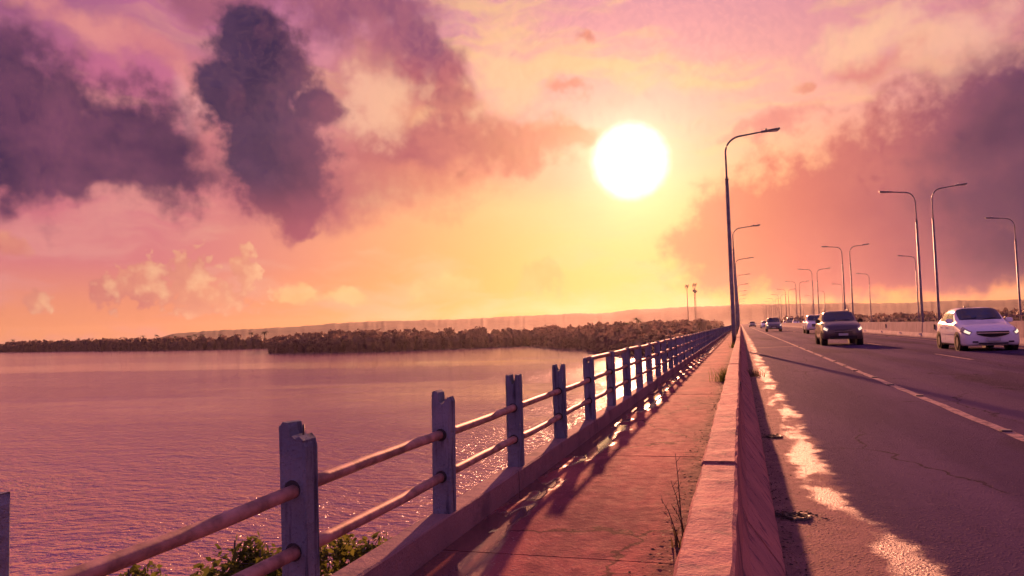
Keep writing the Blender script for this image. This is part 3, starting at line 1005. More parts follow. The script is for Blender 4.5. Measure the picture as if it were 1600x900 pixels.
# ------------------------------------------------------------------ street lamps
def make_lamp(label, h=9.95, arm=2.25):
    root = thing('street_lamp', label, 'street lamp', (0, 0, 0), 0, 'street lamps along the bridge')
    hs = h * 0.78
    bm = bmesh.new()
    add_box(bm, -0.16, 0.16, -0.16, 0.16, 0, 0.025, 0.006)
    obj('base_plate', bm, M_steel, root)
    obj('pole', tube([(0, 0, 0.024), (0, 0, 0.6), (0, 0, hs)], [0.105, 0.10, 0.078], 14), M_steel, root)
    pts = [(0, 0, hs - 0.02), (0, 0, hs + 0.15), (0, 0, h - 0.95)]
    for a in np.linspace(0.12, 1.0, 9):
        t = a * math.pi / 2 * 0.94
        pts.append((0.72 * (1 - math.cos(t)), 0, h - 0.95 + 0.72 * math.sin(t)))
    xe, ze = pts[-1][0], pts[-1][2]
    pts.append((arm * 0.75, 0, ze + (arm * 0.75 - xe) * 0.10))
    arm_o = obj('arm', tube(pts, [0.062] + [0.043] * (len(pts) - 2) + [0.034], 12), M_steel, root)
    x0, z0 = pts[-1][0], pts[-1][2]
    # flat tapered luminaire
    prof = [(-0.10, 0.045), (0.02, 0.075), (0.25, 0.15), (0.55, 0.16), (0.72, 0.12), (0.76, 0.05)]
    bm = bmesh.new()
    up_, lo_ = [], []
    for x, hw in prof:
        zc = z0 + x * 0.10
        up_.append([bm.verts.new((x0 + x, s * hw, zc + (0.055 if s == 0 else 0.02))) for s in (-1, 0, 1)])
        lo_.append([bm.verts.new((x0 + x, s * hw, zc - 0.04)) for s in (-1, 0, 1)])
    for a, b in zip(range(len(prof)), range(1, len(prof))):
        for k in (0, 1):
            bm.faces.new((up_[a][k], up_[b][k], up_[b][k + 1], up_[a][k + 1]))
            bm.faces.new((lo_[a][k], lo_[a][k + 1], lo_[b][k + 1], lo_[b][k]))
        bm.faces.new((up_[a][0], lo_[a][0], lo_[b][0], up_[b][0]))
        bm.faces.new((up_[a][2], up_[b][2], lo_[b][2], lo_[a][2]))
    for q in (0, -1):
        bm.faces.new([up_[q][0], up_[q][1], up_[q][2], lo_[q][2], lo_[q][1], lo_[q][0]])
    bmesh.ops.recalc_face_normals(bm, faces=list(bm.faces))
    head = obj('lamp_head', bm, M_lamp, root)
    bm = box(x0 + 0.22, x0 + 0.68, -0.10, 0.10, z0 - 0.035, z0 - 0.020)
    obj('lens', bm, M_lens, head)
    obj('photocell', tube([(x0 + 0.16, 0, z0 + 0.05), (x0 + 0.16, 0, z0 + 0.15)], 0.035, 10), M_lamp, head)
    obj('junction_band', tube([(0, 0, hs - 0.05), (0, 0, hs + 0.03)], 0.090, 14), M_steel, root)
    return root


ORD = ['first', 'second', 'third', 'fourth', 'fifth', 'sixth', 'seventh', 'eighth', 'ninth', 'tenth', 'eleventh', 'twelfth']
lamp0 = make_lamp('tall nearest street lamp standing on the footway beside the barrier')
lamp0.location = (-0.31, 36.4, PAVE_Z)
for i in range(1, 10):
    copy_tree(lamp0, f'{ORD[i]} street lamp from the camera along the footway', (-0.31, 36.4 + 35.5 * i, PAVE_Z))
for i in range(0, 10):
    o = copy_tree(lamp0, ('nearest' if i == 0 else ORD[i]) + ' median lamp with arm over the near road', (10.72, 51.8 + 35.5 * i, 0.0))
    o.rotation_euler = (0, 0, math.pi)
    o.scale = (0.82, 1, 0.925)
    o = copy_tree(lamp0, ('nearest' if i == 0 else ORD[i]) + ' median lamp with arm over the far carriageway', (11.28, 50.2 + 35.5 * i, 0.0))
    o.scale = (0.78, 1, 0.91)
for i in range(0, 8):
    o = copy_tree(lamp0, ('nearest' if i == 0 else ORD[i]) + ' street lamp on the far bridge edge, arm pointing left', (21.15, 68.6 + 35.5 * i, 0.0))
    o.rotation_euler = (0, 0, math.pi)
    o.scale = (0.82, 1, 0.91)
# footing strip that carries the median lamps between the two decks, and brackets at the far edge
bm = bmesh.new()
add_box(bm, 10.456, 11.61, -12, BRIDGE_END, -0.5, -0.004)
tag(obj('median_strip', bm, M_deck), 'concrete strip between the two decks', kind='structure')
bm = bmesh.new()
add_box(bm, 20.91, 21.5, -12, BRIDGE_END, -0.5, -0.004)
tag(obj('edge_strip', bm, M_deck), 'concrete ledge outside the far parapet', kind='structure')

# ------------------------------------------------------------------ masts on the far bank
def polar(az, d, z=0.0):
    return Vector((d * math.sin(R(az)), d * math.cos(R(az)), z))


def make_mast(label, az, d, top_el, lattice):
    base = polar(az, d, WATER_Z + 0.5)
    h = CAM_H + d * math.tan(R(top_el)) - base.z
    root = thing('antenna_mast', label, 'mast', base, 0, 'antenna masts on the far bank')
    bm = bmesh.new()
    if lattice:
        legs = [(0.9 * math.cos(a), 0.9 * math.sin(a)) for a in (0.3, 2.4, 4.5)]
        n = int(h / 2.2)
        for (x, y) in legs:
            add_tube(bm, [(x, y, 0), (x * 0.55, y * 0.55, h)], 0.11, 5)
        for i in range(n):
            z0, z1 = h * i / n, h * (i + 1) / n
            s0, s1 = 1 - 0.45 * i / n, 1 - 0.45 * (i + 1) / n
            for a in range(3):
                p, q = legs[a], legs[(a + 1) % 3]
                add_tube(bm, [(p[0] * s0, p[1] * s0, z0), (q[0] * s1, q[1] * s1, z1)], 0.06, 4)
    else:
        add_tube(bm, [(0, 0, 0), (0, 0, h * 0.5), (0, 0, h)], [0.42, 0.34, 0.22], 8)
    bmesh.ops.recalc_face_normals(bm, faces=list(bm.faces))
    obj('mast_shaft', bm, M_steel, root)
    for k in range(6):
        a = k * math.pi / 3
        r_, z = (1.25, h - 1.6) if k % 2 else (1.15, h - 0.6)
        bm = box(-0.18, 0.18, -0.12, 0.12, -1.1, 1.1, 0.03)
        p = obj('antenna_panel', bm, M_lamp, root, (r_ * math.cos(a), r_ * math.sin(a), z), (0, 0, a))
        obj('bracket', tube([(0, 0, 0), (-r_ * math.cos(0) * 0.95, 0, -0.2)], 0.06, 5), M_steel, p)
    if lattice:
        for k, (z, r_) in enumerate(((h - 5.0, 1.0), (h - 6.2, 0.7), (h - 5.6, 0.9))):
            bm = bmesh.new()
            add_tube(bm, [(0, 0, 0), (0, 0.25, 0), (0, 0.5, 0)], [0.2, r_ * 0.8, r_], 12)
            bmesh.ops.recalc_face_normals(bm, faces=list(bm.faces))
            obj('dish', bm, M_lamp, root, (-0.6 + 0.7 * k, -0.9, z))
    return root


make_mast('slim single-tube antenna mast rising over the hills', -3.68, 560, 2.955, False)
make_mast('three-legged lattice antenna mast with dishes beside the slim one', -3.125, 545, 3.025, True)

# ------------------------------------------------------------------ vehicles
def paint(name, col, flake=0.0):
    def b(g, p, pos):
        n = g.noise(pos, 1.2, 4, 0.6)
        n2 = g.noise(g.mapping(pos, scale=(1, 1, 2.5)), 5.0, 5, 0.6)
        c = g.mix(g.m('MULTIPLY', g.smooth(n2, 0.5, 0.75), 0.25), col, tuple(v * 0.6 for v in col[:3]) + (1,))
        g.put(p.inputs['Base Color'], c)
        g.put(p.inputs['Roughness'], g.m('ADD', 0.24, g.m('MULTIPLY', n, 0.22)))
        p.inputs['Metallic'].default_value = flake
        p.inputs['Coat Weight'].default_value = 0.6
        p.inputs['Coat Roughness'].default_value = 0.08
    return material(name, b)


M_white = paint('white_car_paint', (0.76, 0.76, 0.75, 1))
M_dark = paint('dark_maroon_paint', (0.055, 0.035, 0.042, 1), 0.2)
M_grey = paint('grey_car_paint', (0.13, 0.12, 0.13, 1), 0.3)
M_silver = paint('silver_car_paint', (0.42, 0.40, 0.40, 1), 0.4)


def b_glass(g, p, pos):
    n = g.noise(pos, 2.0, 3, 0.5)
    g.put(p.inputs['Base Color'], g.mix(n, (0.012, 0.014, 0.022, 1), (0.03, 0.03, 0.045, 1)))
    p.inputs['Roughness'].default_value = 0.06
    p.inputs['IOR'].default_value = 1.5
    p.inputs['Specular IOR Level'].default_value = 0.8


M_glass = material('tinted_glass', b_glass)
M_tyre = simple('tyre_rubber', (0.020, 0.019, 0.020), 0.9, 0, 0.3, 20, 0.0, spec=0.03)
M_rim = simple('alloy_rim', (0.22, 0.21, 0.22), 0.5, 0.5, 0.2)
M_black = simple('black_plastic', (0.02, 0.019, 0.021), 0.6, 0, 0.25, 12, spec=0.15)
M_chrome = simple('chrome_trim', (0.6, 0.58, 0.56), 0.18, 1.0, 0.1)
M_plate = simple('licence_plate', (0.45, 0.44, 0.44), 0.5, 0, 0.1)
M_lampglass = simple('headlamp_glass', (0.35, 0.32, 0.30), 0.08, 0.3, 0.15, 9)


def b_bulb(g, p, pos):
    p.inputs['Base Color'].default_value = (1, 0.9, 0.7, 1)
    p.inputs['Emission Color'].default_value = (1.0, 0.78, 0.45, 1)
    n = g.noise(pos, 4.0, 2, 0.5)
    g.put(p.inputs['Emission Strength'], g.m('ADD', 0.08, g.m('MULTIPLY', n, 0.8)))


M_bulb = material('lit_headlamp', b_bulb)


def pchip(x, y):
    """monotone cubic through the points, vectorised over columns"""
    x = np.asarray(x, float)
    y = np.asarray(y, float)
    h = np.diff(x)
    dl = np.diff(y, axis=0) / h.reshape(-1, *([1] * (y.ndim - 1)))
    m = np.zeros_like(y)
    m[0], m[-1] = dl[0], dl[-1]
    a, b = dl[:-1], dl[1:]
    with np.errstate(divide='ignore', invalid='ignore'):
        m[1:-1] = np.where(a * b > 0, 2 * a * b / (a + b), 0)

    def f(q):
        i = int(np.clip(np.searchsorted(x, q) - 1, 0, len(h) - 1))
        t = (q - x[i]) / h[i]
        h00, h10, h01, h11 = 2 * t**3 - 3 * t**2 + 1, t**3 - 2 * t**2 + t, -2 * t**3 + 3 * t**2, t**3 - t**2
        return h00 * y[i] + h10 * h[i] * m[i] + h01 * y[i + 1] + h11 * h[i] * m[i + 1]
    return f


class CarShape:
    """body surface: stations along y, seven half-section points each (x, z) from sill to roof centre"""
    def __init__(self, stations):
        self.ys = [s[0] for s in stations]
        self.f = pchip(self.ys, np.array([s[1] for s in stations]))

    def at(self, y, t):
        sec = self.f(y)
        i = int(min(max(math.floor(t), 0), 5))
        u = t - i
        p0, p1, p2, p3 = sec[max(i - 1, 0)], sec[i], sec[i + 1], sec[min(i + 2, 6)]
        if i + 2 > 6:
            p3 = np.array([-sec[5][0], sec[5][1]])
        c = 0.5 * ((2 * p1) + (-p0 + p2) * u + (2 * p0 - 5 * p1 + 4 * p2 - p3) * u * u + (-p0 + 3 * p1 - 3 * p2 + p3) * u**3)
        return Vector((c[0], y, c[1]))

    def normal(self, y, t, side):
        e = 0.01
        a = self.at(min(y + e, self.ys[-1]), t) - self.at(max(y - e, self.ys[0]), t)
        b = self.at(y, min(t + e, 6)) - self.at(y, max(t - e, 0))
        n = a.cross(b)
        if n.length < 1e-9:
            return Vector((0, 0, 1))
        n.normalize()
        c = self.at(y, t) - Vector((0, y, 0.6))
        if n.dot(c) < 0:
            n = -n
        return Vector((n.x * side, n.y, n.z))

    def body(self, ny=44, nt=26):
        bm = bmesh.new()
        ts = [6 * k / nt for k in range(nt + 1)]
        y0, y1 = self.ys[0], self.ys[-1]
        ys = sorted(set(list(np.linspace(y0, y1, ny)) + self.ys))
        rows = []
        for y in ys:
            L_ = [self.at(y, t) for t in ts]
            rows.append([bm.verts.new((-p.x, p.y, p.z)) for p in L_[:-1]] + [bm.verts.new((0, L_[-1].y, L_[-1].z))] + [bm.verts.new(p) for p in L_[-2::-1]])
        for a, b in zip(rows, rows[1:]):
            for k in range(len(a) - 1):
                bm.faces.new((a[k], a[k + 1], b[k + 1], b[k])).smooth = True
            bm.faces.new((a[-1], a[0], b[0], b[-1]))
        for r, dy in ((rows[0], -0.035), (rows[-1], 0.03)):
            c = sum((v.co for v in r), Vector()) / len(r) + Vector((0, dy, 0))
            inner = [bm.verts.new(v.co.lerp(c, 0.45) + Vector((0, dy * 0.8, 0))) for v in r]
            cv = bm.verts.new(c)
            n = len(r)
            for k in range(n):
                bm.faces.new((r[k], r[(k + 1) % n], inner[(k + 1) % n], inner[k])).smooth = True
                bm.faces.new((inner[k], inner[(k + 1) % n], cv)).smooth = True
        bmesh.ops.recalc_face_normals(bm, faces=list(bm.faces))
        return bm

    def patch(self, ya, yb, ta, tb, side, off=0.006, n=7, both=False):
        """a panel lying just proud of the body; ya/yb may be functions of s in 0..1 across t"""
        bm = bmesh.new()
        fa = ya if callable(ya) else (lambda s: ya)
        fb = yb if callable(yb) else (lambda s: yb)
        sides = (-1, 1) if both else (side,)
        for sd in sides:
            g_ = []
            for j in range(n + 1):
                s = j / n
                t = ta + (tb - ta) * s
                row = []
                for i in range(n + 1):
                    y = fa(s) + (fb(s) - fa(s)) * i / n
                    p = self.at(y, t)
                    q = Vector((p.x * sd, p.y, p.z)) + self.normal(y, t, sd) * off
                    row.append(bm.verts.new(q))
                g_.append(row)
            for j in range(n):
                for i in range(n):
                    bm.faces.new((g_[j][i], g_[j][i + 1], g_[j + 1][i + 1], g_[j + 1][i])).smooth = True
        bmesh.ops.remove_doubles(bm, verts=list(bm.verts), dist=0.002)
        bmesh.ops.recalc_face_normals(bm, faces=list(bm.faces))
        return bm


def wheel(root, x, y, r, wdt, side):
    bm = bmesh.new()
    prof = [(0.62 * r, -wdt / 2), (0.93 * r, -wdt / 2), (r, -wdt * 0.36), (r, wdt * 0.36), (0.93 * r, wdt / 2), (0.62 * r, wdt / 2)]
    seg = 24
    rings = [[bm.verts.new((px, pr * math.cos(2 * math.pi * k / seg), pr * math.sin(2 * math.pi * k / seg))) for k in range(seg)] for pr, px in prof]
    for a, b in zip(rings, rings[1:]):
        for k in range(seg):
            bm.faces.new((a[k], a[(k + 1) % seg], b[(k + 1) % seg], b[k])).smooth = True
    bmesh.ops.recalc_face_normals(bm, faces=list(bm.faces))
    w_ = bpy.data.objects.new('wheel', bpy.data.meshes.new('wheel'))
    bpy.data.objects.remove(w_)
    ty = obj('wheel', bm, M_tyre, root, (x, y, r))
    bm = bmesh.new()
    sx = side * wdt * 0.34
    hub = [bm.verts.new((sx + side * 0.02, 0.12 * r * math.cos(2 * math.pi * k / 10), 0.12 * r * math.sin(2 * math.pi * k / 10))) for k in range(10)]
    bm.faces.new(hub)
    for k in range(5):
        a = 2 * math.pi * k / 5
        for da0, da1 in ((-0.26, 0.26),):
            v = [bm.verts.new((sx, 0.1 * r * math.cos(a + da0 * 2), 0.1 * r * math.sin(a + da0 * 2))), bm.verts.new((sx, 0.64 * r * math.cos(a + da0), 0.64 * r * math.sin(a + da0))),
                 bm.verts.new((sx, 0.64 * r * math.cos(a + da1), 0.64 * r * math.sin(a + da1))), bm.verts.new((sx, 0.1 * r * math.cos(a + da1 * 2), 0.1 * r * math.sin(a + da1 * 2)))]
            bm.faces.new(v)
    rim_o = [bm.verts.new((sx, 0.64 * r * math.cos(2 * math.pi * k / 24), 0.64 * r * math.sin(2 * math.pi * k / 24))) for k in range(24)]
    rim_i = [bm.verts.new((sx, 0.56 * r * math.cos(2 * math.pi * k / 24), 0.56 * r * math.sin(2 * math.pi * k / 24))) for k in range(24)]
    for k in range(24):
        bm.faces.new((rim_o[k], rim_o[(k + 1) % 24], rim_i[(k + 1) % 24], rim_i[k]))
    obj('rim', bm, M_rim, ty)
    bm = bmesh.new()
    add_tube(bm, [(-wdt * 0.3, 0, 0), (side * wdt * 0.28, 0, 0)], 0.62 * r, 20)
    bmesh.ops.recalc_face_normals(bm, faces=list(bm.faces))
    obj('brake', bm, M_black, ty)
    return ty


def make_car(name, label, cat, loc, shape, mat, hw, wheels_y, wr, spec, group='vehicles driving towards the camera'):
    S = CarShape(shape)
    root = thing(name, label, cat, loc, 0, group)
    obj('body', S.body(), mat, root)
    y0, y1 = spec['ws']
    obj('windscreen', S.patch(lambda s: y0 + 0.02 + 0.10 * (1 - s), lambda s: y1 - 0.03 - 0.04 * (1 - s), 4.95, 6.0, 1, 0.007, 9, both=True), M_glass, root)
    for sd in (-1, 1):
        for (a0, a1, b0, b1) in spec['win']:
            obj('side_window', S.patch(lambda s: a0 + (a1 - a0) * s, lambda s: b0 + (b1 - b0) * s, 4.08, 4.86, sd, 0.006), M_glass, root)
        h = spec['lamp']
        hl = obj('headlight', S.patch(h[0], h[1], h[2], h[3], sd, 0.012), M_lampglass, root)
        yb = h[0] + (h[1] - h[0]) * 0.25
        tb = (h[2] + h[3]) / 2
        obj('bulb', S.patch(h[0] + 0.01, yb + 0.06 * spec.get('bulb', 1), tb - 0.32, tb + 0.25, sd, 0.02, 4), M_bulb, hl)
        # mirrors
        my, mt = spec['mirror']
        p = S.at(my, mt)
        bm = bmesh.new()
        add_box(bm, sd * (p.x + 0.03) - 0.0, sd * (p.x + 0.24), my - 0.06, my + 0.10, p.z - 0.02, p.z + 0.15, 0.03)
        bmesh.ops.recalc_face_normals(bm, faces=list(bm.faces))
        obj('mirror', bm, spec.get('mirror_mat', mat), root)
        # door handles, side moulding and sill
        for yy in spec['handles']:
            q = S.at(yy, 2.75)
            obj('door_handle', box(sd * (q.x + 0.018) - 0.018, sd * (q.x + 0.018) + 0.018, yy, yy + 0.17, q.z - 0.015, q.z + 0.015, 0.006), spec.get('handle_mat', mat), root)
        for yy in spec['seams']:
            obj('door_seam', S.patch(yy, yy + 0.012, 1.2, 4.0, sd, 0.003, 6), M_black, root)
        obj('side_moulding', S.patch(spec['mould'][0], spec['mould'][1], 2.1, 2.28, sd, 0.018, 6), spec.get('mould_mat', mat), root)
        obj('sill', S.patch(wheels_y[0] + wr + 0.06, wheels_y[1] - wr - 0.06, 0.9, 1.18, sd, 0.012, 6), M_black, root)
        for wy in wheels_y:
            # no arch is cut: a black disc stands for its shade
            bm = bmesh.new()
            q = S.at(wy, 1.8).x
            add_tube(bm, [(sd * (q - 0.25), wy, wr), (sd * (q + 0.012), wy, wr)], wr * 1.17, 26)
            bmesh.ops.recalc_face_normals(bm, faces=list(bm.faces))
            obj('wheel_arch_shade', bm, M_black, root)
            wheel(root, sd * (q - 0.085), wy, wr, 0.21, sd)
    for (kind, x0, x1, z0, z1, y, d, m) in spec['front']:
        bm = bmesh.new()
        n = 8
        # curved panel following the nose, closed with thickness
        f_, b_ = [], []
        for i in range(n + 1):
            x = x0 + (x1 - x0) * i / n
            yy = y - 0.035 + d * (x / hw) ** 2
            taper = spec.get('taper', 0.0) if kind == 'grille' else 0.0
            zz0 = z0 + taper * (abs(x) / max(abs(x1), abs(x0))) ** 2
            f_.append((bm.verts.new((x, yy, zz0)), bm.verts.new((x, yy, z1))))
            b_.append((bm.verts.new((x, yy + 0.05, zz0)), bm.verts.new((x, yy + 0.05, z1))))
        for i in range(n):
            bm.faces.new((f_[i][0], f_[i + 1][0], f_[i + 1][1], f_[i][1]))
            bm.faces.new((f_[i][1], f_[i + 1][1], b_[i + 1][1], b_[i][1]))
            bm.faces.new((f_[i][0], b_[i][0], b_[i + 1][0], f_[i + 1][0]))
        for q in (0, -1):
            bm.faces.new((f_[q][0], f_[q][1], b_[q][1], b_[q][0]))
        bmesh.ops.recalc_face_normals(bm, faces=list(bm.faces))
        obj(kind, bm, m, root)
    wy0, wt = spec['wiper']
    for sx in (-0.35, 0.25):
        p = S.at(wy0, 5.7)
        q = S.at(wy0 + 0.22, 5.7)
        obj('wiper', tube([(sx - 0.25, wy0, p.z + 0.02), (sx + 0.22, wy0 + 0.10, p.z + 0.085)], 0.010, 5), M_black, root)
    if spec.get('rails'):
        ra, rb = spec['rails']
        for sd in (-1, 1):
            pa, pb, pm = S.at(ra, 5.1), S.at(rb, 5.1), S.at((ra + rb) / 2, 5.1)
            obj('roof_rail', tube([(sd * pa.x, ra, pa.z), (sd * pa.x, ra + 0.12, pa.z + 0.075), (sd * pm.x, (ra + rb) / 2, pm.z + 0.085), (sd * pb.x, rb - 0.12, pb.z + 0.075), (sd * pb.x, rb, pb.z)], 0.022, 8), M_black, root)
    else:
        p = S.at(spec['roof_y'], 6.0)
        obj('roof_aerial', tube([(0, spec['roof_y'], p.z - 0.01), (0, spec['roof_y'] + 0.04, p.z + 0.04), (0, spec['roof_y'] + 0.2, p.z + 0.10)], [0.05, 0.035, 0.010], 8), M_black, root)
    return root


def sec(hw, zs, top):
    return [(x, z) for x, z in zs] + top


def hatch_shape(w=0.85, H=1.47, L=3.95, lift=0.0, hood=0.0):
    z = lambda v: v + lift
    return [
        (0.00, [(0.42, z(.22)), (0.60, z(.24)), (0.66, z(.40)), (0.63, z(.54)), (0.54, z(.62 + hood)), (0.32, z(.66 + hood)), (0, z(.67 + hood))]),
        (0.10, [(0.55, z(.18)), (w * .89, z(.20)), (w * .93, z(.42)), (w * .89, z(.60)), (w * .78, z(.70 + hood)), (0.42, z(.745 + hood)), (0, z(.755 + hood))]),
        (0.38, [(0.60, z(.17)), (w * .97, z(.19)), (w, z(.46)), (w * .965, z(.68)), (w * .85, z(.79 + hood)), (0.46, z(.845 + hood)), (0, z(.86 + hood))]),
        (0.85, [(0.60, z(.17)), (w * .985, z(.19)), (w * 1.01, z(.50)), (w * .985, z(.77)), (w * .88, z(.88 + hood)), (0.48, z(.935 + hood)), (0, z(.955 + hood))]),
        (1.10, [(0.60, z(.17)), (w * .985, z(.19)), (w * 1.01, z(.52)), (w * .985, z(.82)), (w * .91, z(.93)), (0.62, z(.985)), (0, z(1.02))]),
        (1.45, [(0.60, z(.17)), (w * .985, z(.19)), (w * 1.01, z(.52)), (w * .985, z(.84)), (w * .93, z(.935)), (0.635, z(1.19)), (0, z(1.25))]),
        (1.80, [(0.60, z(.17)), (w * .985, z(.19)), (w * 1.01, z(.52)), (w * .985, z(.85)), (w * .935, z(.945)), (0.60, z(H - .075)), (0, z(H - .025))]),
        (2.40, [(0.60, z(.17)), (w * .985, z(.19)), (w * 1.01, z(.52)), (w * .985, z(.86)), (w * .935, z(.96)), (0.575, z(H - .045)), (0, z(H))]),
        (3.10, [(0.60, z(.17)), (w * .985, z(.19)), (w * 1.005, z(.53)), (w * .975, z(.88)), (w * .92, z(.98)), (0.56, z(H - .085)), (0, z(H - .03))]),
        (L - .38, [(0.60, z(.19)), (w * .96, z(.22)), (w * .98, z(.55)), (w * .95, z(.89)), (w * .88, z(.99)), (0.54, z(H - .27)), (0, z(H - .20))]),
        (L - .08, [(0.55, z(.24)), (w * .88, z(.27)), (w * .91, z(.55)), (w * .87, z(.80)), (w * .78, z(.92)), (0.48, z(.98)), (0, z(1.0))]),
        (L, [(0.50, z(.30)), (w * .80, z(.32)), (w * .84, z(.55)), (w * .80, z(.76)), (w * .70, z(.86)), (0.42, z(.90)), (0, z(.91))]),
    ]


def hatch_spec(mat, black_grille=True):
    return dict(ws=(1.10, 1.80), win=[(1.42, 1.80, 2.30, 2.30), (2.36, 2.36, 3.12, 2.98), (3.18, 3.05, 3.40, 3.18)], lamp=(0.015, 0.46, 2.75, 3.9), mirror=(1.42, 4.05),
                handles=(2.05, 2.85), seams=(1.22, 2.32, 3.05), mould=(1.05, 2.95), wiper=(1.13, 0), roof_y=3.0, taper=0.09,
                front=[('grille', -0.46, 0.46, 0.46, 0.575, -0.045, 0.10, M_black), ('grille_bar', -0.48, 0.48, 0.585, 0.61, -0.052, 0.10, M_chrome), ('upper_grille', -0.47, 0.47, 0.615, 0.655, -0.030, 0.09, M_black),
                       ('air_intake', -0.42, 0.42, 0.235, 0.275, -0.055, 0.10, M_black), ('licence_plate', -0.20, 0.20, 0.335, 0.435, -0.075, 0.02, M_plate),
                       ('fog_light_bezel', -0.60, -0.44, 0.28, 0.33, -0.020, 0.06, M_black), ('fog_light_bezel', 0.44, 0.60, 0.28, 0.33, -0.020, 0.06, M_black)])


car_w = make_car('hatchback_car', 'white hatchback with lit headlights in the lane by the median wall', 'car', (7.95, 28.5, 0.004), hatch_shape(), M_white, 0.85, (0.78, 3.28), 0.30, hatch_spec(M_white))

suv_sp = hatch_spec(M_dark)
suv_sp.update(rails=(2.0, 3.4), mirror_mat=M_black, bulb=1.4,
              front=[('grille', -0.36, 0.36, 0.60, 0.72, -0.045, 0.10, M_black), ('grille_bar', -0.36, 0.36, 0.655, 0.672, -0.055, 0.10, M_chrome), ('bumper_guard', -0.58, 0.58, 0.30, 0.44, -0.050, 0.16, M_black), ('licence_plate', -0.20, 0.20, 0.46, 0.56, -0.070, 0.02, M_plate)], taper=0.0)
car_d = make_car('estate_car', 'dark crossover car with roof rails and bright headlights in the near lane', 'car', (4.50, 37.7, 0.004), hatch_shape(0.87, 1.50, 4.1, 0.12, 0.06), M_dark, 0.87, (0.80, 3.32), 0.34, suv_sp)


def pickup_shape():
    w = 0.92
    return [
        (0.00, [(0.50, .40), (0.72, .42), (0.80, .60), (0.78, .80), (0.68, .92), (0.40, .97), (0, .98)]),
        (0.12, [(0.60, .36), (w * .92, .38), (w * .97, .62), (w * .94, .86), (w * .82, .99), (0.45, 1.04), (0, 1.05)]),
        (0.60, [(0.62, .34), (w * .98, .36), (w, .66), (w * .98, .92), (w * .88, 1.05), (0.50, 1.10), (0, 1.12)]),
        (1.40, [(0.62, .34), (w * .98, .36), (w, .68), (w * .98, .98), (w * .91, 1.10), (0.66, 1.16), (0, 1.18)]),
        (2.05, [(0.62, .34), (w * .98, .36), (w, .68), (w * .98, 1.0), (w * .92, 1.12), (0.64, 1.66), (0, 1.70)]),
        (2.60, [(0.62, .34), (w * .98, .36), (w, .68), (w * .98, 1.0), (w * .92, 1.12), (0.64, 1.70), (0, 1.74)]),
        (3.25, [(0.62, .34), (w * .98, .36), (w, .68), (w * .98, 1.0), (w * .92, 1.12), (0.63, 1.68), (0, 1.72)]),
        (3.50, [(0.62, .34), (w * .98, .36), (w, .68), (w * .98, 1.0), (w * .90, 1.12), (0.60, 1.16), (0, 1.16)]),
        (5.10, [(0.62, .36), (w * .97, .38), (w * .99, .70), (w * .97, 1.02), (w * .90, 1.12), (0.60, 1.15), (0, 1.15)]),
        (5.20, [(0.60, .45), (w * .94, .46), (w * .96, .70), (w * .94, .98), (w * .88, 1.08), (0.58, 1.10), (0, 1.10)]),
    ]


pk_sp = dict(ws=(1.40, 2.05), win=[(1.72, 2.06, 2.5, 2.5), (2.56, 2.56, 3.2, 3.15)], lamp=(0.06, 0.45, 3.0, 3.8), mirror=(1.7, 4.0), handles=(2.3, 3.0), seams=(1.5, 2.53, 3.3), mould=(1.3, 4.0), wiper=(1.45, 0), roof_y=3.0, taper=0.0,
             front=[('grille', -0.48, 0.48, 0.66, 0.90, -0.05, 0.10, M_black), ('grille_bar', -0.46, 0.46, 0.76, 0.80, -0.06, 0.10, M_chrome), ('bumper', -0.80, 0.80, 0.44, 0.58, -0.06, 0.10, M_chrome), ('licence_plate', -0.20, 0.20, 0.47, 0.56, -0.09, 0.02, M_plate)])
make_car('pickup_truck', 'white pickup truck behind the dark crossover, headlights on', 'pickup', (6.75, 74.5, 0.004), pickup_shape(), M_white, 0.92, (0.95, 4.1), 0.37, pk_sp)

suv2 = dict(suv_sp)
make_car('sport_utility_car', 'dark boxy car coming down the near lane, fourth from the camera', 'car', (3.95, 98.5, 0.004), hatch_shape(0.92, 1.62, 4.3, 0.14, 0.10), M_grey, 0.92, (0.85, 3.4), 0.36, suv2)
far_sp = hatch_spec(M_white)
make_car('saloon_car', 'small distant pale car behind the boxy dark car', 'car', (4.9, 165, 0.004), hatch_shape(0.88, 1.5, 4.2), M_white, 0.88, (0.8, 3.4), 0.31, far_sp)
make_car('saloon_car', 'tiny dark car farthest away near the vanishing point', 'car', (3.2, 222, 0.004), hatch_shape(0.88, 1.55, 4.2), M_grey, 0.88, (0.8, 3.4), 0.31, far_sp)
# second carriageway: only the roofs show over the walls
make_car('saloon_car', 'white car roof showing over the median wall beside the tall van', 'car', (14.2, 214, 0.004), hatch_shape(0.88, 1.5, 4.2, 0.1), M_white, 0.88, (0.8, 3.4), 0.31, far_sp, 'vehicles on the second carriageway')
make_car('saloon_car', 'white car roof over the median wall, left of the tall van', 'car', (14.0, 258, 0.004), hatch_shape(0.88, 1.5, 4.2, 0.1), M_silver, 0.88, (0.8, 3.4), 0.31, far_sp, 'vehicles on the second carriageway')
van = [(y, [(x * (1.12 if x else 1), z) for x, z in s]) for y, s in [
    (0.0, [(0.6, .35), (0.78, .37), (0.82, .7), (0.80, 1.0), (0.74, 1.15), (0.5, 1.25), (0, 1.28)]),
    (0.3, [(0.6, .33), (0.84, .35), (0.86, .7), (0.85, 1.1), (0.82, 1.3), (0.6, 1.5), (0, 1.55)]),
    (0.8, [(0.6, .33), (0.86, .35), (0.88, .7), (0.87, 1.1), (0.84, 1.4), (0.74, 2.25), (0, 2.35)]),
    (3.0, [(0.6, .33), (0.86, .35), (0.88, .7), (0.87, 1.1), (0.85, 1.4), (0.76, 2.35), (0, 2.45)]),
    (5.0, [(0.6, .33), (0.86, .35), (0.88, .7), (0.87, 1.1), (0.85, 1.4), (0.76, 2.3), (0, 2.4)])]]
van_sp = dict(far_sp)
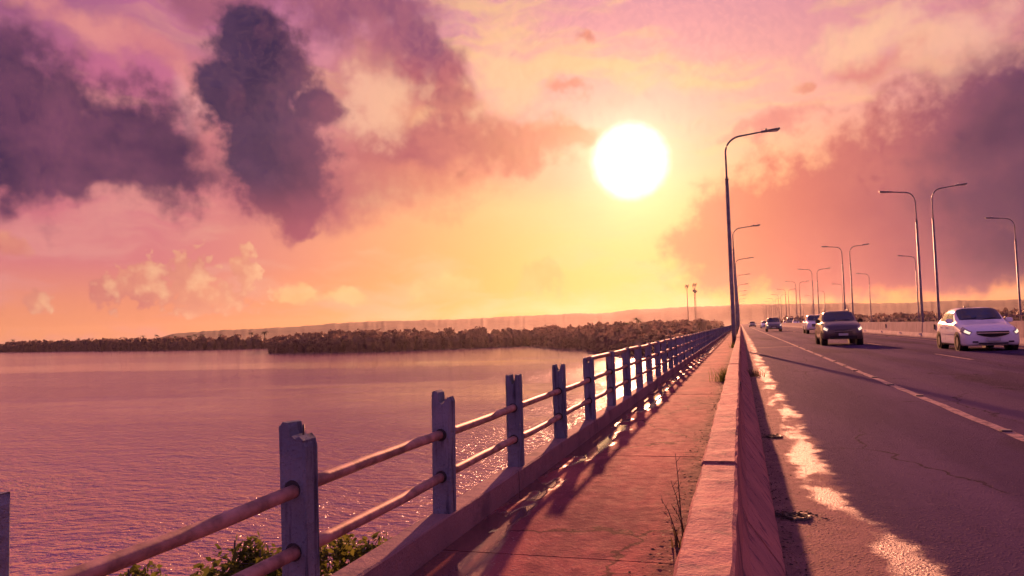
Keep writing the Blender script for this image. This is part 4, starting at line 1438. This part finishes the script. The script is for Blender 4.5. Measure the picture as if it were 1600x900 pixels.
van_sp.update(ws=(0.3, 0.8), win=[(0.9, 1.0, 1.6, 1.6)], lamp=(0.02, 0.2, 2.6, 3.4), mirror=(0.7, 4.0), wiper=(0.33, 0), roof_y=4.0, front=[('grille', -0.4, 0.4, 0.75, 0.95, -0.05, 0.06, M_black), ('licence_plate', -0.2, 0.2, 0.5, 0.6, -0.06, 0.02, M_plate)])
make_car('delivery_van', 'grey high-roofed van showing over the median wall', 'van', (14.1, 236, 0.004), van, M_grey, 0.98, (0.9, 4.0), 0.34, van_sp, 'vehicles on the second carriageway')

# ------------------------------------------------------------------ vegetation
def leaf_mat(name, c1, c2, trans=0.25):
    def b(g, p, pos):
        n = g.noise(pos, 0.35, 4, 0.6)
        oi = g.node('ShaderNodeObjectInfo')
        c = g.mix(g.smooth(n, 0.35, 0.65), c1, c2)
        g.put(p.inputs['Base Color'], c)
        p.inputs['Roughness'].default_value = 0.65
        p.inputs['Specular IOR Level'].default_value = 0.2
        if trans:
            out = [q for q in g.n if q.type == 'OUTPUT_MATERIAL'][0]
            tr = g.node('ShaderNodeBsdfTranslucent')
            g.put(tr.inputs[0], c)
            mx = g.node('ShaderNodeMixShader')
            mx.inputs[0].default_value = trans
            g.l.new(p.outputs[0], mx.inputs[1])
            g.l.new(tr.outputs[0], mx.inputs[2])
            g.l.new(mx.outputs[0], out.inputs[0])
    return material(name, b)


M_mangrove = leaf_mat('mangrove_leaves', (0.13, 0.085, 0.082, 1), (0.17, 0.11, 0.10, 1), 0.45)
M_palm = leaf_mat('palm_fronds', (0.035, 0.045, 0.022, 1), (0.06, 0.07, 0.03, 1), 0.15)
M_shrub = leaf_mat('shrub_leaves', (0.09, 0.115, 0.020, 1), (0.17, 0.18, 0.035, 1), 0.45)
M_weed = leaf_mat('dry_grass', (0.10, 0.075, 0.035, 1), (0.15, 0.11, 0.05, 1), 0.3)
M_bark = simple('bark', (0.07, 0.05, 0.04), 0.9, 0, 0.35, 6, 0.4)
M_litter = simple('dead_leaf_litter', (0.05, 0.033, 0.027), 0.9, 0, 0.5, 25)


def leaf_quads(centers, size, elong=1.0, flat=0.0, seed=1):
    """one quad per centre, random tilt"""
    r = np.random.default_rng(seed)
    n = len(centers)
    u = r.normal(size=(n, 3))
    u[:, 2] *= (1 - flat)
    u /= np.linalg.norm(u, axis=1, keepdims=True)
    w = r.normal(size=(n, 3))
    w -= (w * u).sum(1, keepdims=True) * u
    w /= np.linalg.norm(w, axis=1, keepdims=True)
    s = (size * r.uniform(0.6, 1.35, n))[:, None]
    a, b = u * s * elong, w * s
    v = np.stack([centers - a, centers - b * 0.8, centers + a, centers + b * 0.8], 1).reshape(-1, 3)
    return v, np.arange(4 * n).reshape(-1, 4)


def crown_points(c, rx, ry, rz, n, r, lumps=5):
    """points gathered into clumps through a crown's upper volume"""
    pts = []
    for k in range(lumps):
        a = r.uniform(0, 2 * math.pi)
        q = r.uniform(0.25, 0.75)
        lc = np.array([q * math.cos(a) * rx, q * math.sin(a) * ry, r.uniform(-0.25, 0.55) * rz])
        m = n // lumps
        d = r.normal(size=(m, 3))
        d /= np.linalg.norm(d, axis=1, keepdims=True)
        rad = r.uniform(0.75, 1.0, (m, 1)) * r.uniform(0.42, 0.62)
        pts.append(lc + d * rad * np.array([rx, ry, rz]))
    return np.concatenate(pts) + c


def forest(name, spots, label, leaf, per, seed):
    r = np.random.default_rng(seed)
    P_, C = [], []
    for (x, y, zb, h, rad) in spots:
        cz = zb + h - rad * 0.9
        P_.append(crown_points(np.array([x, y, cz]), rad, rad, rad * 0.95, per, r))
        # skirts of foliage down to the mud
        m = per // 3
        a = r.uniform(0, 2 * math.pi, m)
        P_.append(np.stack([x + np.cos(a) * rad * 0.85, y + np.sin(a) * rad * 0.85, zb + r.uniform(0.0, max(h - rad, 1.0), m)], 1))
    v, f = leaf_quads(np.concatenate(P_), leaf, 1.0, 0.0, seed)
    # the shaded inner mass of each crown, down to the water
    f = [tuple(q) for q in f]
    v = list(map(tuple, v))
    ring = 7
    for (x, y, zb, h, rad) in spots:
        i0 = len(v)
        lv = [(0.78, zb - 0.2), (0.82, zb + (h - rad) * 0.6), (0.74, zb + h - rad * 0.75), (0.42, zb + h - rad * 0.3)]
        for q, z in lv:
            for k in range(ring):
                a = 2 * math.pi * k / ring
                jj = r.uniform(0.8, 1.15)
                v.append((x + math.cos(a) * rad * q * jj, y + math.sin(a) * rad * q * jj, z))
        for L_ in range(3):
            for k in range(ring):
                f.append((i0 + L_ * ring + k, i0 + L_ * ring + (k + 1) % ring, i0 + (L_ + 1) * ring + (k + 1) % ring, i0 + (L_ + 1) * ring + k))
        f.append(tuple(i0 + 3 * ring + k for k in range(ring)))
    return tag(obj(name, mesh_np(name, v, f), M_mangrove), label, None, None, 'stuff')


def along(poly, step, r):
    out = []
    for (a, b) in zip(poly, poly[1:]):
        a, b = np.array(a, float), np.array(b, float)
        L_ = np.linalg.norm(b - a)
        for k in range(max(1, int(L_ / step))):
            t = (k + r.uniform(0, 1)) / max(1, int(L_ / step))
            out.append(a + (b - a) * t)
    return out


rr = np.random.default_rng(5)
K = 0.89
spots = []
near_shore = [(-350, 500), (-275, 470), (-232, 400), (-240, 350), (-225, 335), (-195, 324), (-159, 318), (-135, 334), (-119, 346), (-98, 362), (-84, 335), (-70, 300), (-55, 280), (-41, 240), (-30, 215), (-14, 202)]
near_shore = [(x * K, y * K) for x, y in near_shore]
# height of the wood by azimuth, from low at the tip to full behind
HT = ([-36, -33, -29, -25, -20, -14, -8, -3, 3, 10, 20], [5.0, 8.2, 9.6, 9.4, 8.5, 8.0, 7.8, 7.7, 7.7, 7.7, 8.5])
for back, step in ((3, 3.2), (8, 3.8), (15, 4.5), (24, 5.5), (38, 7), (60, 9), (95, 12)):
    for p in along(near_shore, step, rr):
        d = p / np.linalg.norm(p)
        q = p + d * (back + rr.uniform(-2, 2))
        az_ = math.degrees(math.atan2(q[0], q[1]))
        h = np.interp(az_, *HT) * (0.62 + 0.38 * min(1, back / 24)) * rr.uniform(0.82, 1.08)
        spots.append((q[0], q[1], WATER_Z + 0.3, h, rr.uniform(2.0, 3.1)))
mang = forest('mangrove_wood', spots, 'dense dark mangrove wood on the near point of the far bank', 0.50, 110, 21)

spots = []
for back, step in ((4, 6), (14, 7), (30, 9)):
    for p in along([(x * K, y * K) for x, y in [(-1900, 1090), (-1500, 960), (-885, 735), (-700, 650), (-545, 575), (-430, 520), (-350, 500)]], step, rr):
        d = p / np.linalg.norm(p)
        q = p + d * (back + rr.uniform(-3, 3))
        dist = np.linalg.norm(q)
        hh = 6.9 + dist * 0.0044
        spots.append((q[0], q[1], WATER_Z + 0.3, hh * rr.uniform(0.65, 1.08), rr.uniform(2.6, 4.6)))
forest('shore_wood', spots, 'thin dark line of trees along the distant left shore', 0.95, 48, 22)
spots = []
for k in range(900):
    a, dd = rr.uniform(-8, 24), rr.uniform(380, 850)
    q = polar(a, dd)
    if abs(q.x - 5) < 22:
        continue
    spots.append((q.x, q.y, WATER_Z + 0.4, rr.uniform(5.5, 9.5) + dd * 0.002, rr.uniform(2.5, 4.0)))
forest('scrub_wood', spots, 'hazy scrub and low trees beyond the end of the bridge', 0.9, 44, 23)


def make_palm(label, base, h, spread, group=None, fronds=13):
    root = thing('palm_tree', label, 'palm tree', base, rr.uniform(0, 6), group)
    lean = rr.uniform(-0.05, 0.08)
    obj('trunk', tube([(0, 0, 0), (lean * h * 0.3, 0, h * 0.5), (lean * h, 0, h)], [0.34, 0.26, 0.22], 7), M_bark, root)
    vs, fs = [], []
    for k in range(fronds):
        a = 2 * math.pi * k / fronds + rr.uniform(-0.2, 0.2)
        rise = rr.uniform(-0.1, 0.9)
        prev = None
        for s in np.linspace(0, 1, 7):
            x = s * spread
            z = rise * x * 0.9 - 0.75 * spread * s * s * (0.6 + 0.4 * (1 - rise))
            w_ = 0.42 * spread * 0.35 * math.sin(math.pi * min(0.98, 0.12 + 0.88 * s))
            c = Vector((math.cos(a) * x + lean * h, math.sin(a) * x, h + z))
            t = Vector((-math.sin(a), math.cos(a), 0)) * w_
            i0 = len(vs)
            vs += [c - t - Vector((0, 0, w_ * 0.5)), c, c + t - Vector((0, 0, w_ * 0.5))]
            if prev is not None:
                fs += [(prev, i0, i0 + 1, prev + 1), (prev + 1, i0 + 1, i0 + 2, prev + 2)]
            prev = i0
    obj('crown', mesh_np('crown', vs, fs), M_palm, root)
    return root


PALM_ORD = ORD + ['thirteenth', 'fourteenth', 'fifteenth', 'sixteenth', 'seventeenth']
make_palm('solitary palm standing above the mangrove behind the railing', polar(-7.43, 390, WATER_Z + 0.4), 10.2, 3.0)
make_palm('palm left of the solitary one, only its crown above the mangrove', polar(-8.1, 400, WATER_Z + 0.4), 8.7, 2.6)
for k, (a, d) in enumerate(sorted([(-49.3, 1160), (-48.3, 1150), (-46.8, 1090), (-45.3, 1050), (-44.1, 990), (-43.0, 960), (-42.1, 930), (-41.0, 900), (-40.1, 850), (-39.2, 800), (-38.1, 760), (-37.0, 715), (-36.0, 680), (-47.5, 1120), (-50.4, 1190), (-39.7, 830), (-35.1, 650)])):
    make_palm(f'{PALM_ORD[k]} palm from the left above the distant left tree line', polar(a + 0.17, d * K, WATER_Z + 0.4), rr.uniform(0.80, 1.0) * (8.4 + d * 0.0044), 3.3, 'palms along the distant left shore', 10)


def b_house(g, p, pos):
    n = g.noise(pos, 0.8, 4, 0.6)
    g.put(p.inputs['Base Color'], g.mix(n, (0.45, 0.40, 0.36, 1), (0.6, 0.54, 0.48, 1)))
    p.inputs['Roughness'].default_value = 0.85


M_house = material('house_plaster', b_house)
M_roof = simple('clay_roof', (0.24, 0.10, 0.06), 0.85, 0, 0.3, 2)


def make_house(label, base, w_, d_, h_):
    root = thing('house', label, 'house', base, R(20), 'houses on the distant left shore')
    obj('wall', box(-w_ / 2, w_ / 2, -d_ / 2, d_ / 2, 0, h_), M_house, root)
    bm = bmesh.new()
    sweep(bm, [(-w_ / 2 - 0.5, h_), (w_ / 2 + 0.5, h_), (0, h_ + 2.0)], -d_ / 2 - 0.5, d_ / 2 + 0.5)
    obj('roof', bm, M_roof, root)
    for k in (-1, 1):
        obj('window', box(k * w_ * 0.28 - 0.6, k * w_ * 0.28 + 0.6, -d_ / 2 - 0.06, -d_ / 2 + 0.02, 1.0, 2.2), M_gap, root)
    obj('door', box(-0.5, 0.5, -d_ / 2 - 0.06, -d_ / 2 + 0.02, 0, 2.1), M_gap, root)


make_house('pale house half hidden in the trees of the far left shore', polar(-38.7, 600, WATER_Z + 1.2), 9, 7, 3.0)
make_house('small pale hut at the water edge of the far left shore', polar(-40.6, 655, WATER_Z + 0.8), 6, 5, 2.6)


# mangrove trees growing out of the water beside the bridge, their tops just below the railing
def make_shrub(label, tops, trunk, seed):
    r = np.random.default_rng(seed)
    root = thing('mangrove_tree', label, 'tree', (trunk[0], trunk[1], WATER_Z - 0.3), 0, 'mangroves under the railing')
    o = Vector(root.location)
    bm = bmesh.new()
    fork = Vector((trunk[0], trunk[1], -2.2)) - o
    add_tube(bm, [(0, 0, 0), tuple(fork * 0.5 + Vector((0.1, 0.05, 0))), tuple(fork)], [0.11, 0.085, 0.06], 8)
    obj('trunk', bm, M_bark, root)
    bb = bmesh.new()
    cents = []
    for (x, y, z) in tops:
        tip = Vector((x, y, z)) - o
        mid = fork.lerp(tip, 0.55) + Vector((r.uniform(-.15, .15), r.uniform(-.15, .15), 0))
        add_tube(bb, [tuple(fork - Vector((0, 0, 0.1))), tuple(mid), tuple(tip)], [0.04, 0.02, 0.005], 5)
        # leafy twigs round each tip, sparse at the top and thicker below
        for j in range(22):
            d = Vector((r.normal(), r.normal(), abs(r.normal()) * 0.7)).normalized()
            s = tip + Vector((0, 0, -0.22 * r.uniform(0.2, 1.8)))
            e = s + d * r.uniform(0.10, 0.26)
            if e.z > tip.z + 0.02:
                e.z = tip.z + r.uniform(-0.05, 0.02)
            add_tube(bb, [tuple(s), tuple(e)], [0.004, 0.002], 4, caps=False)
            for q in range(20):
                p = s.lerp(e, r.uniform(0.2, 1.05))
                cents.append((p + Vector((r.normal(), r.normal(), r.normal())) * 0.03)[:])
        for j in range(330):
            p = tip + Vector((r.normal() * 0.20, r.normal() * 0.20, -0.15 - abs(r.normal()) * 0.35))
            cents.append(p[:])
    obj('branches', bb, M_bark, root)
    v, f = leaf_quads(np.array(cents), 0.014, 1.9, 0.2, seed)
    obj('crown', mesh_np('crown', v, f), M_shrub, root)


make_shrub('yellow-green leafy treetop just right of the broken post', [(-2.24, 3.90, 0.01), (-2.14, 4.05, -0.03), (-2.34, 3.82, -0.02), (-2.05, 4.2, -0.10), (-2.2, 3.7, -0.16)], (-2.5, 4.3), 31)
make_shrub('yellow-green leafy treetop left of the broken post, under the rails', [(-2.72, 3.60, 0.06), (-2.60, 3.66, 0.0), (-2.50, 3.70, -0.02), (-2.82, 3.5, -0.06), (-2.42, 3.6, -0.1)], (-2.9, 3.9), 32)
make_shrub('sparse leafy treetop farthest left under the lower rail', [(-3.10, 3.24, -0.01), (-3.0, 3.3, -0.06), (-3.22, 3.18, -0.08)], (-3.2, 3.6), 33)


# ------------------------------------------------------------------ small things on the footway and in the gutter
def blades(n, h, spread, seed, w_=0.004):
    r = np.random.default_rng(seed)
    vs, fs = [], []
    for k in range(n):
        a = r.uniform(0, 2 * math.pi)
        b0 = Vector((r.normal() * spread * 0.3, r.normal() * spread * 0.3, 0))
        out = Vector((math.cos(a), math.sin(a), 0))
        hh = h * r.uniform(0.5, 1.0)
        lean = r.uniform(0.1, 0.9) * spread
        t = Vector((-math.sin(a), math.cos(a), 0)) * w_
        prev = None
        for s in (0, 0.35, 0.7, 1.0):
            c = b0 + out * lean * s * s + Vector((0, 0, hh * (s - 0.18 * s * s)))
            i0 = len(vs)
            vs += [c - t * (1 - s * 0.9), c + t * (1 - s * 0.9)]
            if prev is not None:
                fs.append((prev, prev + 1, i0 + 1, i0))
            prev = i0
    return mesh_np('blades', vs, fs)


gt = thing('grass_tuft', 'green grass tuft growing between footway and barrier', 'grass', (-0.31, 13.9, PAVE_Z))
obj('blades', blades(150, 0.36, 0.26, 41, 0.006), M_shrub, gt)
gt = thing('grass_tuft', 'small grass tuft beside the foot of the nearest lamp', 'grass', (-0.30, 33.0, PAVE_Z))
obj('blades', blades(80, 0.34, 0.3, 42, 0.008), M_shrub, gt)
gt = thing('grass_tuft', 'low grass tuft in the road gutter at the foot of the barrier', 'grass', (0.20, 17.4, 0.0))
obj('blades', blades(110, 0.26, 0.34, 43, 0.006), M_weed, gt)

wd = thing('dry_weed', 'dry bare weed stems standing on the footway against the barrier', 'weed', (-0.30, 3.62, PAVE_Z))
bm = bmesh.new()
for (dx, dy, h, bx, by) in ((0, 0, 0.42, -0.02, 0.02), (0.012, 0.02, 0.30, -0.055, -0.03), (-0.01, -0.03, 0.22, -0.08, 0.0), (0.015, 0.05, 0.16, -0.06, 0.03)):
    add_tube(bm, [(dx, dy, 0), (dx + bx * 0.3, dy + by * 0.3, h * 0.4), (dx + bx * 0.6, dy + by * 0.7, h * 0.75), (dx + bx, dy + by, h)], [0.0032, 0.0028, 0.002, 0.0012], 5)
    for s in (0.45, 0.62, 0.78, 0.9):
        p = Vector((dx + bx * s, dy + by * s, h * s))
        add_tube(bm, [tuple(p), tuple(p + Vector((random.uniform(-.03, .03), random.uniform(-.03, .03), 0.03)))], [0.0014, 0.0008], 4)
obj('stem', bm, M_bark, wd)
obj('leaf', blades(26, 0.13, 0.12, 44, 0.006), M_weed, wd)


def scatter(name, n, xf, yf, z, size, mat, label, seed, up=0.006):
    r = np.random.default_rng(seed)
    vs, fs = [], []
    for k in range(n):
        x, y = xf(r), yf(r)
        s = size * r.uniform(0.4, 1.6)
        a = r.uniform(0, math.pi)
        zz = z + r.uniform(0.001, up)
        c, si = math.cos(a) * s, math.sin(a) * s
        lift = r.uniform(0, 0.6) * s
        i0 = len(vs)
        vs += [(x - c, y - si, zz), (x + si * 0.5, y - c * 0.5, zz + lift), (x + c, y + si, zz + 0.3 * lift), (x - si * 0.5, y + c * 0.5, zz)]
        fs.append((i0, i0 + 1, i0 + 2, i0 + 3))
    return tag(obj(name, mesh_np(name, vs, fs), mat), label, None, None, 'stuff')


scatter('leaf_litter', 1500, lambda r: -0.27 - abs(r.normal()) * 0.085, lambda r: 1.5 + 22 * r.uniform() ** 1.6, PAVE_Z, 0.010, M_litter, 'dead leaves and twigs gathered along the barrier on the footway', 51, 0.014)
scatter('leaf_litter', 1100, lambda r: 0.150 + abs(r.normal()) * 0.07, lambda r: 3.0 + 24 * r.uniform() ** 1.6, 0.0, 0.009, M_litter, 'twigs and grit in the road gutter below the barrier', 52, 0.012)
scatter('gravel', 420, lambda r: 0.18 + abs(r.normal()) * 0.35, lambda r: 3.0 + 16 * r.uniform() ** 1.5, 0.0, 0.006, M_litter, 'loose grit on the sandy shoulder', 53, 0.008)
for i, y in enumerate((4.87, 8.2)):
    scatter('leaf_litter', 170, lambda r: 0.26 + r.normal() * 0.07, lambda r: y + r.normal() * 0.06, 0.0, 0.014, M_litter, ('clump of wet twigs round the nearest gutter drain', 'clump of wet twigs round the second gutter drain')[i], 60 + i, 0.02)
    dr = thing('gutter_drain', ('nearest round iron gutter drain beside the barrier', 'second round iron gutter drain beside the barrier')[i], 'drain', (0.275, y, 0.002), 0, 'gutter drains')
    bm = bmesh.new()
    seg = 28
    prof = [(0.052, 0.001), (0.055, 0.012), (0.072, 0.014), (0.080, 0.010), (0.084, 0.0)]
    rings = [[bm.verts.new((q * math.cos(2 * math.pi * k / seg), q * math.sin(2 * math.pi * k / seg), z)) for k in range(seg)] for q, z in prof]
    for a, b in zip(rings, rings[1:]):
        for k in range(seg):
            bm.faces.new((a[k], a[(k + 1) % seg], b[(k + 1) % seg], b[k])).smooth = True
    bmesh.ops.recalc_face_normals(bm, faces=list(bm.faces))
    obj('ring', bm, M_iron, dr)
    bm = bmesh.new()
    c = [bm.verts.new((0.0525 * math.cos(2 * math.pi * k / seg), 0.0525 * math.sin(2 * math.pi * k / seg), 0.003)) for k in range(seg)]
    bm.faces.new(c)
    obj('opening', bm, M_gap, dr)

# ------------------------------------------------------------------ air: low haze over the estuary
bm = box(-2700, 2700, -300, 2500, WATER_Z - 1.5, 66)
haze = obj('haze', bm)
mh = bpy.data.materials.new('haze')
mh.use_nodes = True
g = Graph(mh.node_tree)
g.n.clear()
pv = g.node('ShaderNodeVolumePrincipled')
pv.inputs['Color'].default_value = (0.94, 0.84, 0.82, 1)
pv.inputs['Density'].default_value = 0.000040
pv.inputs['Anisotropy'].default_value = 0.72
go = g.node('ShaderNodeOutputMaterial')
g.l.new(pv.outputs[0], go.inputs['Volume'])
haze.data.materials.append(mh)
tag(haze, 'thin evening haze over the estuary', None, None, 'stuff')
